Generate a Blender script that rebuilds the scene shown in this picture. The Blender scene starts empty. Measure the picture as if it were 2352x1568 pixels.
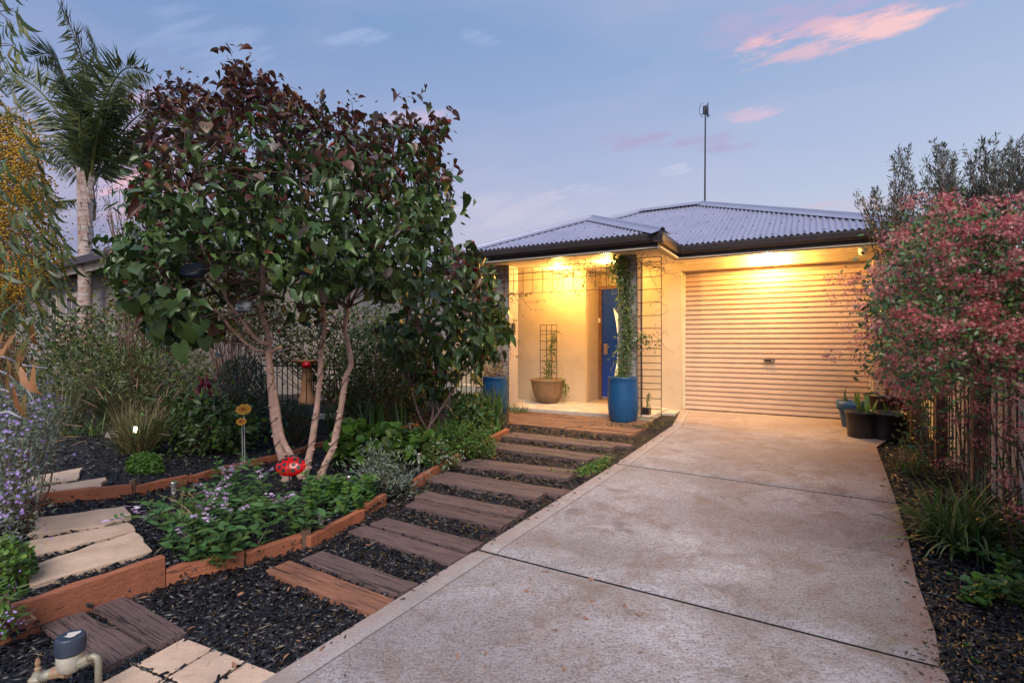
import bpy, math, random
import numpy as np
from mathutils import Vector, Matrix
random.seed(7)
R = np.random.default_rng(11)
C = bpy.context.scene.collection
S = bpy.context.scene

# ------------------------------------------------------------------ camera
cam = bpy.data.cameras.new('camera'); co = bpy.data.objects.new('camera', cam); C.objects.link(co)
CAMZ = 1.1
co.location = (0, 0, CAMZ); co.rotation_euler = (math.radians(90), 0, 0)
cam.lens = 18.37; cam.sensor_width = 36; cam.clip_start = 0.05; cam.clip_end = 3000
S.camera = co

# ------------------------------------------------------------------ dusk sky
SUN_EL, SUN_ROT = math.radians(44), math.radians(180)
w = bpy.data.worlds.new('World'); S.world = w; w.use_nodes = True
wt = w.node_tree; wt.nodes.clear()
def wn(t, **k):
    n = wt.nodes.new(t)
    for a, b in k.items(): setattr(n, a, b)
    return n
def wl(a, b): wt.links.new(a, b)
def wm(op, a, b=None, clamp=False):
    n = wn('ShaderNodeMath', operation=op, use_clamp=clamp)
    for i, x in enumerate((a, b)):
        if x is None: continue
        if isinstance(x, (int, float)): n.inputs[i].default_value = x
        else: wl(x, n.inputs[i])
    return n.outputs[0]
def wmix(f, a, b):
    n = wn('ShaderNodeMix', data_type='RGBA')
    for s, x in ((0, f), (6, a), (7, b)):
        if isinstance(x, (int, float)): n.inputs[s].default_value = x
        elif isinstance(x, tuple): n.inputs[s].default_value = (*x, 1)
        else: wl(x, n.inputs[s])
    return n.outputs[2]
tc = wn('ShaderNodeTexCoord'); sp = wn('ShaderNodeSeparateXYZ'); wl(tc.outputs['Generated'], sp.inputs[0])
X, Y, Z = sp.outputs
def ramp(fac, stops):
    r = wn('ShaderNodeValToRGB'); wl(fac, r.inputs[0]); e = r.color_ramp.elements
    while len(e) < len(stops): e.new(0.5)
    for q, (p, c) in zip(e, stops): q.position = p; q.color = (*c, 1)
    return r.outputs[0]
right = ramp(Z, [(0, (.60, .56, .52)), (.07, (.60, .60, .60)), (.16, (.49, .53, .61)), (.30, (.385, .45, .61)), (.50, (.265, .365, .565)), (1, (.20, .32, .58))])
left = ramp(Z, [(0, (.42, .30, .32)), (.10, (.26, .23, .33)), (.22, (.33, .29, .44)), (.34, (.21, .27, .48)), (.50, (.13, .235, .45)), (1, (.20, .32, .58))])
az = wm('ADD', wm('MULTIPLY', X, .62), .56, True)
base = wmix(az, left, right)
nz = wn('ShaderNodeTexNoise'); nz.inputs['Scale'].default_value = 2.3; nz.inputs['Detail'].default_value = 5
mp = wn('ShaderNodeMapping'); wl(tc.outputs['Generated'], mp.inputs[0]); mp.inputs['Scale'].default_value = (1, 1, 3.2); wl(mp.outputs[0], nz.inputs['Vector'])
haze = wm('MULTIPLY', wm('SUBTRACT', nz.outputs[0], .45, True), 1.1, True)
base = wmix(haze, base, (.52, .47, .58))
Ys = wm('MAXIMUM', Y, .05); A = wm('DIVIDE', X, Ys); B = wm('DIVIDE', Z, Ys)
fn = wn('ShaderNodeTexNoise'); fn.inputs['Scale'].default_value = 7.5; fn.inputs['Detail'].default_value = 9; fn.inputs['Roughness'].default_value = .62
cb = wn('ShaderNodeCombineXYZ')
def rotc(deg):
    c, s = math.cos(math.radians(deg)), math.sin(math.radians(deg)); return c, s
c12, s12 = rotc(17)
wl(wm('ADD', wm('MULTIPLY', A, c12), wm('MULTIPLY', B, s12)), cb.inputs[0])
wl(wm('MULTIPLY', wm('SUBTRACT', wm('MULTIPLY', B, c12), wm('MULTIPLY', A, s12)), 4.6), cb.inputs[1])
wl(cb.outputs[0], fn.inputs['Vector'])
def cloud(col, px, py, rx, ry, deg, colr, k=1.0, th=.42):
    a0, b0 = (px - 1176) / 1200, (784 - py) / 1200; c, s = rotc(deg)
    da, db = wm('SUBTRACT', A, a0), wm('SUBTRACT', B, b0)
    p = wm('DIVIDE', wm('ADD', wm('MULTIPLY', da, c), wm('MULTIPLY', db, s)), rx / 1200)
    q = wm('DIVIDE', wm('SUBTRACT', wm('MULTIPLY', db, c), wm('MULTIPLY', da, s)), ry / 1200)
    m = wm('SUBTRACT', 1.0, wm('ADD', wm('MULTIPLY', p, p), wm('MULTIPLY', q, q)), True)
    m = wm('MULTIPLY', m, 1.0)
    f = wm('SUBTRACT', wm('ADD', fn.outputs[0], wm('MULTIPLY', m, .26)), th + .28)
    f = wm('MULTIPLY', wm('MULTIPLY', f, 5.5, True), wm('MULTIPLY', wm('MULTIPLY', m, 1.6, True), k), True)
    f = wm('MULTIPLY', f, wm('GREATER_THAN', Y, .05))
    return wmix(f, col, colr)
PK = (.82, .46, .46); LV = (.36, .30, .46)
base = cloud(base, 1880, 40, 420, 95, 12, (.40, .35, .54), .75, .33)
base = cloud(base, 1930, 78, 330, 62, 15, PK, .52, .32)
base = cloud(base, 2010, 60, 220, 40, 14, (.92, .55, .50), .6, .34)
base = cloud(base, 1740, 108, 90, 30, 14, PK, .7, .34)
base = cloud(base, 1640, 328, 130, 34, 4, LV, .8, .34)
base = cloud(base, 1470, 322, 160, 30, 6, LV, .65, .33)
base = cloud(base, 1735, 262, 130, 24, 9, (.66, .45, .54), .6, .33)
base = cloud(base, 1540, 388, 70, 24, 3, (.66, .65, .72), .35, .36)
base = cloud(base, 1350, 445, 120, 30, 3, (.64, .60, .66), .5, .35)
base = cloud(base, 815, 88, 110, 30, 5, (.42, .50, .70), .35, .35)
base = cloud(base, 1105, 92, 70, 34, -20, (.42, .50, .72), .22, .36)
base = cloud(base, 460, 110, 260, 120, -15, (.33, .41, .62), .38, .34)
base = cloud(base, 290, 330, 230, 160, 25, (.74, .40, .50), .5, .36)
base = cloud(base, 330, 440, 170, 90, 30, (.90, .50, .50), .6, .34)
base = cloud(base, 120, 560, 300, 90, 10, (.20, .20, .36), .7, .30)
base = cloud(base, 2020, 470, 240, 22, 2, (.52, .40, .50), .6, .33)
base = cloud(base, 940, 265, 130, 44, 5, (.66, .46, .58), .5, .34)
base = cloud(base, 1180, 480, 260, 60, 3, (.60, .54, .60), .32, .33)
sky = wn('ShaderNodeTexSky'); sky.sky_type = 'NISHITA'; sky.sun_disc = False
sky.sun_elevation = SUN_EL; sky.sun_rotation = SUN_ROT
bg1 = wn('ShaderNodeBackground'); bg1.inputs[1].default_value = .012; wl(sky.outputs[0], bg1.inputs[0])
bg2 = wn('ShaderNodeBackground'); bg2.inputs[1].default_value = .97; wl(base, bg2.inputs[0])
ad = wn('ShaderNodeAddShader'); wl(bg1.outputs[0], ad.inputs[0]); wl(bg2.outputs[0], ad.inputs[1])
wo = wn('ShaderNodeOutputWorld'); wl(ad.outputs[0], wo.inputs[0])

sl = bpy.data.lights.new('sun', 'SUN'); sl.energy = 3.4; sl.angle = math.radians(36); sl.color = (1, .89, .80)
so = bpy.data.objects.new('sun', sl); C.objects.link(so)
# after-glow comes from above and behind the photographer
sd = Vector((.0, -.93, math.tan(SUN_EL) * .93)).normalized()
so.rotation_euler = sd.to_track_quat('Z', 'Y').to_euler()
so['kind'] = 'structure'
vs = S.view_settings; vs.view_transform = 'Standard'; vs.look = 'None'; vs.exposure = 0.25; vs.gamma = 1; vs.use_curve_mapping = False

# ------------------------------------------------------------------ survey helpers
F = 1200.0
def G(x, y):                       # ground falls gently from the house to the street
    dep = .5 * x + .866 * y
    return .029 * (np.clip(dep, -12, 8.42) - 8.42)
def gp(px, py, dz=0.0):            # where a sight line meets the ground
    a, k = (px - 1176) / F, (784 - py) / F
    d = (CAMZ + .244 - dz) / (.029 * (.5 * a + .866) - k)
    if .5 * a * d + .866 * d > 8.42: d = (CAMZ - dz) / (-k)
    return Vector((a * d, d, CAMZ + k * d))
def W(px, py, d): return Vector(((px - 1176) / F * d, d, CAMZ + (784 - py) / F * d))
UX, VX = Vector((.866, -.5, 0)), Vector((.5, .866, 0))
HO = Vector((2.655, 8.19, 0))
def H(u, v, z): return HO + UX * u + VX * v + Vector((0, 0, z))

# ------------------------------------------------------------------ materials
def newmat(name):
    m = bpy.data.materials.new(name); m.use_nodes = True
    nt = m.node_tree; b = nt.nodes['Principled BSDF']
    return m, nt, b
def N(nt, t, ins=None, **k):
    n = nt.nodes.new(t)
    for a, b in k.items(): setattr(n, a, b)
    for a, b in (ins or {}).items():
        if isinstance(b, bpy.types.NodeSocket): nt.links.new(b, n.inputs[a])
        else: n.inputs[a].default_value = b
    return n
def rgb(c): return (c[0], c[1], c[2], 1)
def mixc(nt, f, a, b, bt='MIX'):
    n = nt.nodes.new('ShaderNodeMix'); n.data_type = 'RGBA'; n.blend_type = bt
    for s, x in ((0, f), (6, a), (7, b)):
        if isinstance(x, bpy.types.NodeSocket): nt.links.new(x, n.inputs[s])
        elif isinstance(x, tuple): n.inputs[s].default_value = rgb(x)
        else: n.inputs[s].default_value = x
    return n.outputs[2]
def rng_(nt, v, a, b, c=0, d=1):
    n = N(nt, 'ShaderNodeMapRange', {0: v, 1: a, 2: b, 3: c, 4: d}); return n.outputs[0]
def coords(nt, scale=(1, 1, 1), rot=(0, 0, 0)):
    g = N(nt, 'ShaderNodeNewGeometry'); m = N(nt, 'ShaderNodeMapping', {'Vector': g.outputs['Position']})
    m.inputs['Scale'].default_value = scale; m.inputs['Rotation'].default_value = rot
    return m.outputs[0]
def noise(nt, vec, s, d=4, r=.55, dist=0):
    return N(nt, 'ShaderNodeTexNoise', {'Vector': vec, 'Scale': s, 'Detail': d, 'Roughness': r, 'Distortion': dist}).outputs[0]
def bump(nt, b, h, st=.3, dist=.01):
    n = N(nt, 'ShaderNodeBump', {'Height': h, 'Strength': st, 'Distance': dist}); nt.links.new(n.outputs[0], b.inputs['Normal'])
def plain(name, c, rough=.6, metal=0, c2=None, s=6, bmp=0, bs=60, spec=None):
    m, nt, b = newmat(name); b.inputs['Roughness'].default_value = rough; b.inputs['Metallic'].default_value = metal
    if spec is not None: b.inputs['Specular IOR Level'].default_value = spec
    v = coords(nt)
    c2 = c2 or tuple(x * .8 for x in c)
    n1 = noise(nt, v, s, 5, .6)
    nt.links.new(mixc(nt, rng_(nt, n1, .35, .65), c, c2), b.inputs['Base Color'])
    if bmp: bump(nt, b, noise(nt, v, bs, 4), bmp, .004)
    return m
def leafmat(name, cols, rough=.45, trans=.25, spec=.5):
    m, nt, b = newmat(name)
    at = N(nt, 'ShaderNodeAttribute', attribute_name='tint').outputs['Fac']
    oi = N(nt, 'ShaderNodeObjectInfo').outputs['Random']
    f = N(nt, 'ShaderNodeMath', {0: N(nt, 'ShaderNodeMath', {0: at, 1: oi}, operation='ADD').outputs[0]}, operation='FRACT').outputs[0]
    r = nt.nodes.new('ShaderNodeValToRGB'); nt.links.new(f, r.inputs[0]); e = r.color_ramp.elements
    while len(e) < len(cols): e.new(.5)
    for i, (q, c) in enumerate(zip(e, cols)): q.position = i / max(1, len(cols) - 1); q.color = rgb(c)
    nn = noise(nt, coords(nt), 45, 3)
    col = mixc(nt, rng_(nt, nn, .3, .7, 0, .45), r.outputs[0], (.5, .5, .5), 'MULTIPLY')
    nt.links.new(col, b.inputs['Base Color']); b.inputs['Roughness'].default_value = rough
    b.inputs['Specular IOR Level'].default_value = spec
    t = N(nt, 'ShaderNodeBsdfTranslucent', {'Color': col})
    mx = N(nt, 'ShaderNodeMixShader', {0: trans, 1: b.outputs[0], 2: t.outputs[0]})
    nt.links.new(mx.outputs[0], nt.nodes['Material Output'].inputs[0])
    return m
def woodmat(name, c1, c2, dark, along, rough=.75, st=.6, ct=.56):
    m, nt, b = newmat(name)
    oi = N(nt, 'ShaderNodeObjectInfo').outputs['Random']
    ang = math.atan2(along[1], along[0])
    g = N(nt, 'ShaderNodeNewGeometry')
    off = N(nt, 'ShaderNodeVectorMath', {0: g.outputs['Position']}, operation='ADD')
    cbx = N(nt, 'ShaderNodeCombineXYZ', {2: N(nt, 'ShaderNodeMath', {0: oi, 1: 37.0}, operation='MULTIPLY').outputs[0]})
    nt.links.new(cbx.outputs[0], off.inputs[1])
    r1 = N(nt, 'ShaderNodeVectorRotate', {'Vector': off.outputs[0], 'Angle': -ang}, rotation_type='Z_AXIS')
    m2 = N(nt, 'ShaderNodeMapping', {'Vector': r1.outputs[0]}); m2.inputs['Scale'].default_value = (1.2, 16, 16)
    gr = noise(nt, m2.outputs[0], 4.5, 6, .65, .8)
    m3 = N(nt, 'ShaderNodeMapping', {'Vector': r1.outputs[0]}); m3.inputs['Scale'].default_value = (.9, 30, 30)
    ck = noise(nt, m3.outputs[0], 2.6, 5, .6, 1.2)
    lo = noise(nt, r1.outputs[0], 3.2, 3)
    col = mixc(nt, rng_(nt, gr, .35, .65), c1, c2)
    col = mixc(nt, rng_(nt, lo, .4, .7, 0, .5), col, dark)
    col = mixc(nt, rng_(nt, oi, 0, 1, 0, .35), col, dark)
    col = mixc(nt, rng_(nt, ck, ct, ct + .06, 0, .9), col, tuple(x * .22 for x in dark))
    nt.links.new(col, b.inputs['Base Color']); b.inputs['Roughness'].default_value = rough
    hh = N(nt, 'ShaderNodeMath', {0: gr, 1: rng_(nt, ck, .58, .68, 0, 1.2)}, operation='SUBTRACT').outputs[0]
    bump(nt, b, hh, st, .008)
    return m

M = {}
M['wall'] = plain('rendered_wall', (.52, .415, .28), .85, c2=(.46, .36, .235), s=3, bmp=.5, bs=120)
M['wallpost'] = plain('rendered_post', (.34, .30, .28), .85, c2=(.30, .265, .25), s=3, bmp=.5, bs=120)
M['soffit'] = plain('soffit', (.58, .49, .36), .7, c2=(.54, .45, .33))
M['fascia'] = plain('dark_fascia', (.020, .019, .024), .38, c2=(.03, .027, .03), s=9, bmp=.08, bs=20)
M['gutter'] = plain('dark_gutter', (.035, .031, .034), .32, c2=(.05, .04, .042), s=7, bmp=.06, bs=15)
M['roof'] = plain('corrugated_steel', (.36, .36, .47), .40, metal=.4, c2=(.31, .31, .41), s=2.2, bmp=.05, bs=30)
M['cap'] = plain('ridge_capping', (.34, .35, .45), .35, metal=.4, c2=(.3, .31, .4), s=3)
M['rdoor'] = plain('roller_door_paint', (.62, .46, .33), .4, c2=(.56, .41, .295), s=2, spec=.45)
M['dark'] = plain('dark_metal', (.02, .02, .022), .5)
M['rust'] = plain('rusty_wire', (.06, .03, .02), .8, c2=(.03, .02, .018), s=20)
M['blackplastic'] = plain('black_plastic', (.018, .018, .02), .35, c2=(.03, .03, .03))
M['bluedoor'] = plain('blue_door_paint', (.004, .05, .42), .3, c2=(.004, .045, .38), s=2)
M['bluepot'] = plain('blue_glazed_pot', (.007, .062, .17), .42, c2=(.010, .085, .21), s=5, bmp=.25, bs=40)
M['brownpot'] = plain('brown_pot', (.20, .125, .065), .5, c2=(.14, .085, .045), s=6, bmp=.3, bs=30)
M['terracotta'] = plain('terracotta', (.42, .22, .11), .8, c2=(.33, .17, .08), s=8, bmp=.4, bs=50)
M['steel'] = plain('brushed_steel', (.55, .53, .52), .3, metal=.9)
M['whiteplastic'] = plain('white_plastic', (.75, .74, .72), .4)
M['brass'] = plain('weathered_brass', (.36, .29, .20), .55, metal=.35, c2=(.22, .26, .22), s=18, bmp=.5, bs=60)
M['rustfit'] = plain('rusty_fitting', (.30, .14, .07), .7, metal=.2, c2=(.34, .30, .22), s=25, bmp=.5, bs=60)
M['greyboot'] = plain('cast_meter_body', (.34, .31, .25), .6, metal=.2, c2=(.46, .44, .38), s=12, bmp=.4, bs=50)
M['navycap'] = plain('navy_cap', (.02, .035, .06), .45, c2=(.035, .05, .08), s=14, bmp=.3, bs=50)
M['chip_white'] = plain('flaked_white', (.62, .60, .55), .7)
M['redgloss'] = plain('red_enamel', (.52, .006, .008), .22, c2=(.45, .005, .006))
M['yellow'] = plain('yellow_petal', (.85, .48, .04), .45, c2=(.85, .38, .03), s=40)
M['orange_r'] = plain('orange_rib', (.50, .10, .01), .5)
M['glass'] = plain('pale_glass', (.85, .80, .62), .12)
M['dglass'] = plain('window_glass', (.035, .04, .05), .06, spec=.8)
M['cream'] = plain('cream_paint', (.62, .56, .42), .55)
M['soil'] = plain('potting_soil', (.035, .022, .015), .95, c2=(.06, .04, .03), s=40, bmp=.8, bs=80)
M['nwall'] = plain('neighbour_render', (.27, .245, .23), .85, c2=(.29, .27, .26), s=3, bmp=.2)
M['nroof'] = plain('neighbour_roof', (.16, .20, .27), .45, metal=.3, c2=(.2, .24, .32), s=2)
M['redroof'] = plain('red_roof_tiles', (.40, .10, .08), .7, c2=(.3, .08, .06), s=10)
M['brick'] = plain('red_brick', (.36, .12, .06), .85, c2=(.28, .09, .05), s=14, bmp=.4)
M['fence'] = plain('cream_steel_fence', (.72, .65, .54), .5, c2=(.64, .57, .47), s=2.2)
M['bark'] = plain('smooth_bark', (.50, .33, .27), .75, c2=(.34, .22, .18), s=14, bmp=.6, bs=45)
M['barkdark'] = plain('dark_bark', (.17, .10, .075), .85, c2=(.10, .06, .045), s=20, bmp=.6)
M['cutwood'] = plain('cut_wood', (.60, .42, .24), .8)
M['palebranch'] = plain('pale_branch', (.36, .36, .42), .7, c2=(.26, .26, .3), s=20)
M['dryleaf'] = plain('dry_leaf', (.36, .17, .09), .8, c2=(.25, .11, .06), s=30)
M['straw'] = plain('dry_straw', (.50, .38, .24), .85, c2=(.38, .28, .18), s=30)
FD = (.866, -.5)
M['sleeper'] = woodmat('weathered_sleeper', (.18, .12, .11), (.095, .062, .06), (.07, .044, .043), (.85, -.53))
M['sleeper_o'] = woodmat('orange_sleeper', (.34, .15, .085), (.22, .10, .06), (.12, .055, .04), (.85, -.53), .7)
M['deck'] = woodmat('deck_plank', (.29, .15, .085), (.18, .095, .06), (.11, .06, .045), (.866, -.5), .7)
M['edging'] = woodmat('red_edging_sleeper', (.42, .145, .07), (.30, .095, .045), (.19, .07, .04), (.85, .52), .72, .5, .63)
M['post'] = woodmat('brown_post', (.20, .10, .065), (.13, .065, .045), (.08, .04, .03), (0, 1))
# big-leaf tree
GRN = [(.034, .065, .020), (.06, .12, .030), (.095, .17, .04), (.045, .09, .042), (.13, .19, .05), (.035, .065, .025)]
M['lf_green'] = leafmat('heart_leaf_green', GRN, .36, .22, .6)
M['lf_bronze'] = leafmat('heart_leaf_bronze', [(.08, .025, .022), (.14, .045, .03), (.06, .03, .035), (.15, .075, .02), (.09, .06, .07), (.05, .045, .03)], .38, .3, .55)
M['lf_red'] = leafmat('heart_leaf_red', [(.30, .02, .02), (.18, .02, .02), (.34, .06, .02), (.22, .03, .04)], .4, .35)
M['lf_dark'] = leafmat('dark_shrub_leaf', [(.024, .042, .016), (.04, .068, .02), (.065, .095, .028), (.04, .06, .02)], .45, .2)
M['lf_mid'] = leafmat('mid_green_leaf', [(.04, .085, .018), (.07, .135, .028), (.11, .18, .035), (.055, .10, .022)], .42, .25)
M['lf_olivegreen'] = leafmat('olive_green_leaf', [(.07, .085, .02), (.12, .135, .03), (.17, .17, .035), (.07, .09, .03)], .5, .25)
M['lf_bright'] = leafmat('bright_green_leaf', [(.08, .20, .025), (.13, .27, .04), (.07, .17, .03), (.18, .31, .045)], .4, .3)
M['lf_salvia'] = leafmat('salvia_leaf', [(.05, .13, .038), (.075, .18, .055), (.11, .23, .075), (.06, .14, .045)], .45, .25)
M['lf_silver'] = leafmat('silver_leaf', [(.14, .17, .15), (.22, .25, .23), (.09, .12, .10), (.17, .21, .17)], .5, .15)
M['lf_west'] = leafmat('grey_green_needle', [(.16, .21, .14), (.24, .29, .20), (.11, .15, .09), (.19, .24, .16)], .55, .15)
M['lf_blue'] = leafmat('blue_green_needle', [(.035, .07, .055), (.05, .09, .07), (.025, .05, .04), (.06, .10, .08)], .55, .15)
M['lf_olive'] = leafmat('olive_leaf', [(.07, .085, .07), (.12, .14, .11), (.045, .055, .045), (.18, .20, .17)], .5, .1)
M['lf_lime'] = leafmat('yellow_green_leaf', [(.16, .18, .03), (.10, .13, .03), (.22, .20, .03), (.07, .10, .03)], .5, .3)
M['lf_palm'] = leafmat('palm_leaflet', [(.035, .06, .03), (.055, .09, .035), (.08, .11, .035), (.13, .14, .03)], .42, .2)
M['lf_wattle'] = leafmat('wattle_leaf', [(.05, .10, .04), (.09, .14, .05), (.13, .17, .05), (.04, .08, .05)], .45, .25)
M['lf_orange'] = leafmat('orange_dying_leaf', [(.42, .16, .07), (.30, .17, .06), (.20, .19, .07), (.48, .20, .10)], .6, .3)
M['fl_wattle'] = leafmat('wattle_blossom', [(.66, .38, .03), (.50, .24, .02), (.80, .54, .05), (.36, .18, .03)], .8, .2)
M['fl_violet'] = leafmat('violet_flower', [(.36, .24, .72), (.50, .38, .85), (.28, .18, .6), (.60, .48, .88)], .6, .2)
M['fl_salvia'] = leafmat('lilac_flower', [(.50, .38, .62), (.62, .52, .72), (.22, .12, .24), (.42, .28, .5)], .6, .2)
M['fl_pink'] = leafmat('pink_flower', [(.60, .15, .15), (.44, .06, .09), (.74, .34, .30), (.34, .03, .07), (.82, .50, .44), (.56, .11, .15)], .6, .3)
M['fl_abelia'] = leafmat('pale_pink_flower', [(.60, .26, .22), (.55, .36, .30), (.45, .16, .14)], .6, .2)
M['fl_white'] = leafmat('white_flower', [(.65, .66, .62), (.55, .58, .5)], .6, .2)
M['gr_lir'] = leafmat('strap_leaf', [(.14, .22, .06), (.22, .29, .10), (.08, .15, .04), (.36, .38, .18)], .4, .2)
M['gr_iris'] = leafmat('iris_leaf', [(.07, .16, .035), (.11, .22, .05), (.045, .12, .03), (.15, .25, .06)], .38, .25)
M['gr_dry'] = leafmat('dry_grass', [(.17, .16, .05), (.27, .21, .08), (.11, .11, .04), (.36, .27, .13)], .7, .2)
M['gr_plume'] = leafmat('grass_plume', [(.32, .22, .14), (.26, .16, .11), (.38, .28, .2)], .8, .2)
M['gr_green'] = leafmat('green_grass', [(.045, .08, .025), (.07, .11, .035), (.03, .06, .02), (.1, .14, .05)], .5, .2)
M['burgundy'] = leafmat('burgundy_leaf', [(.12, .015, .04), (.18, .02, .05), (.08, .012, .03)], .4, .2)
M['mulchchip'] = leafmat('mulch_chip', [(.004, .004, .006), (.006, .006, .008), (.011, .011, .014), (.004, .004, .006), (.022, .020, .026), (.004, .004, .005)], .42, 0, .5)

def mk_mulch():
    m, nt, b = newmat('black_mulch'); v = coords(nt)
    n = noise(nt, v, 60, 6, .7); n2 = noise(nt, coords(nt, (1, 1, 1)), 9, 4)
    c = mixc(nt, rng_(nt, n, .35, .7), (.006, .006, .007), (.022, .019, .020)); c = mixc(nt, rng_(nt, n2, .5, .75, 0, .3), c, (.018, .015, .014))
    nt.links.new(c, b.inputs['Base Color']); b.inputs['Roughness'].default_value = .8
    bump(nt, b, n, 1, .03); return m
M['mulch'] = mk_mulch()
def mk_stone():
    m, nt, b = newmat('sandstone'); v = coords(nt)
    oi = N(nt, 'ShaderNodeObjectInfo').outputs['Random']
    n = noise(nt, v, 7, 5); n2 = noise(nt, v, 160, 4, .7); n3 = noise(nt, coords(nt, (1, 4, 1), (0, 0, .3)), 14, 5)
    c = mixc(nt, rng_(nt, n, .35, .65), (.60, .445, .33), (.47, .34, .25)); c = mixc(nt, rng_(nt, n2, .56, .68, 0, .7), c, (.20, .13, .10))
    c = mixc(nt, rng_(nt, n3, .58, .72, 0, .4), c, (.34, .24, .18)); c = mixc(nt, rng_(nt, oi, 0, 1, 0, .25), c, (.42, .32, .26))
    nt.links.new(c, b.inputs['Base Color']); b.inputs['Roughness'].default_value = .85
    bump(nt, b, N(nt, 'ShaderNodeMath', {0: n2, 1: n3}, operation='ADD').outputs[0], .5, .006); return m
M['stone'] = mk_stone()
def mk_concrete():
    m, nt, b = newmat('driveway_concrete'); v = coords(nt)
    ed = N(nt, 'ShaderNodeAttribute', attribute_name='edge').outputs['Fac']      # metres from the nearest side of the drive
    big = noise(nt, v, .9, 5, .6, .4); med = noise(nt, v, 4.2, 6, .65, .5); fine = noise(nt, v, 150, 3, .7)
    arc = noise(nt, coords(nt, (1, 3.0, 1), (0, 0, .35)), 34, 4, .65, 1.4); sp_ = noise(nt, v, 85, 5, .8)
    c = mixc(nt, rng_(nt, big, .38, .60), (.45, .435, .455), (.27, .25, .255))
    c = mixc(nt, rng_(nt, med, .46, .66, 0, .8), c, (.22, .16, .135))
    c = mixc(nt, rng_(nt, arc, .48, .58, 0, .6), c, (.14, .10, .092))
    c = mixc(nt, rng_(nt, sp_, .53, .60, 0, .75), c, (.055, .042, .038))
    c = mixc(nt, rng_(nt, fine, .58, .68, 0, .55), c, (.52, .50, .51))
    wsc = noise(nt, coords(nt, (1, 2, 1), (0, 0, -.5)), 3.4, 5, .6, .8)
    c = mixc(nt, rng_(nt, wsc, .64, .74, 0, .4), c, (.48, .46, .48))
    gre = noise(nt, v, 2.1, 4, .6); c = mixc(nt, rng_(nt, gre, .62, .75, 0, .35), c, (.17, .17, .11))
    bl = noise(nt, v, 1.55, 6, .7, .3); c = mixc(nt, rng_(nt, bl, .58, .66, 0, .6), c, (.12, .095, .095))
    dn = noise(nt, v, 11, 5, .7)
    eo = N(nt, 'ShaderNodeMath', {0: ed, 1: rng_(nt, dn, .3, .7, -.05, .09)}, operation='SUBTRACT').outputs[0]
    c = mixc(nt, rng_(nt, eo, .09, .0, 0, .6), c, (.24, .14, .105))
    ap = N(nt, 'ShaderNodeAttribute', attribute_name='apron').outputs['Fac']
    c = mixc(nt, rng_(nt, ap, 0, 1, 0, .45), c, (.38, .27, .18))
    ed = N(nt, 'ShaderNodeAttribute', attribute_name='edgel').outputs['Fac']
    c = mixc(nt, rng_(nt, ed, .12, .115, 0, .35), c, (.42, .39, .38))
    c = mixc(nt, N(nt, 'ShaderNodeMath', {0: rng_(nt, ed, .118, .121), 1: rng_(nt, ed, .129, .126)}, operation='MULTIPLY').outputs[0], c, (.12, .09, .08))
    nt.links.new(c, b.inputs['Base Color']); b.inputs['Roughness'].default_value = .72
    h = N(nt, 'ShaderNodeMath', {0: arc, 1: sp_}, operation='ADD').outputs[0]
    bump(nt, b, h, .45, .006); return m
M['concrete'] = mk_concrete()
def mk_slab():
    m, nt, b = newmat('porch_concrete'); v = coords(nt)
    n = noise(nt, v, 5, 6, .65); c = mixc(nt, rng_(nt, n, .4, .65), (.52, .46, .38), (.36, .29, .22)); nt.links.new(c, b.inputs['Base Color']); b.inputs['Roughness'].default_value = .6
    bump(nt, b, noise(nt, v, 90, 4), .3, .004); return m
M['slab'] = mk_slab()
def mk_palm():
    m, nt, b = newmat('palm_trunk'); v = coords(nt, (1, 1, 1)); n = noise(nt, v, 7, 5, .7, .4)
    rg = noise(nt, coords(nt, (.6, .6, 9)), 2.2, 4, .6, .6)
    c = mixc(nt, rng_(nt, n, .4, .62), (.40, .33, .30), (.24, .13, .09)); c = mixc(nt, rng_(nt, rg, .45, .6, 0, .6), c, (.46, .41, .40))
    nt.links.new(c, b.inputs['Base Color']); b.inputs['Roughness'].default_value = .9; bump(nt, b, rg, .8, .03); return m
M['palmtrunk'] = mk_palm()
def mk_emit(name, c, s):
    m, nt, b = newmat(name); b.inputs['Base Color'].default_value = rgb(c); b.inputs['Emission Color'].default_value = rgb(c); b.inputs['Emission Strength'].default_value = s; return m
M['lamp'] = mk_emit('lit_lamp', (1, .86, .5), 30)
M['led'] = mk_emit('lit_led', (1, .95, .7), 6)
M['litglass'] = mk_emit('lit_glass', (.95, .85, .55), .55)
M['ladytop'] = M['redgloss']
def mk_clear():
    m, nt, b = newmat('clear_plastic'); b.inputs['Base Color'].default_value = (.8, .82, .85, 1); b.inputs['Roughness'].default_value = .08
    b.inputs['Transmission Weight'].default_value = .85; b.inputs['IOR'].default_value = 1.15; return m
M['clear'] = mk_clear()

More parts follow.
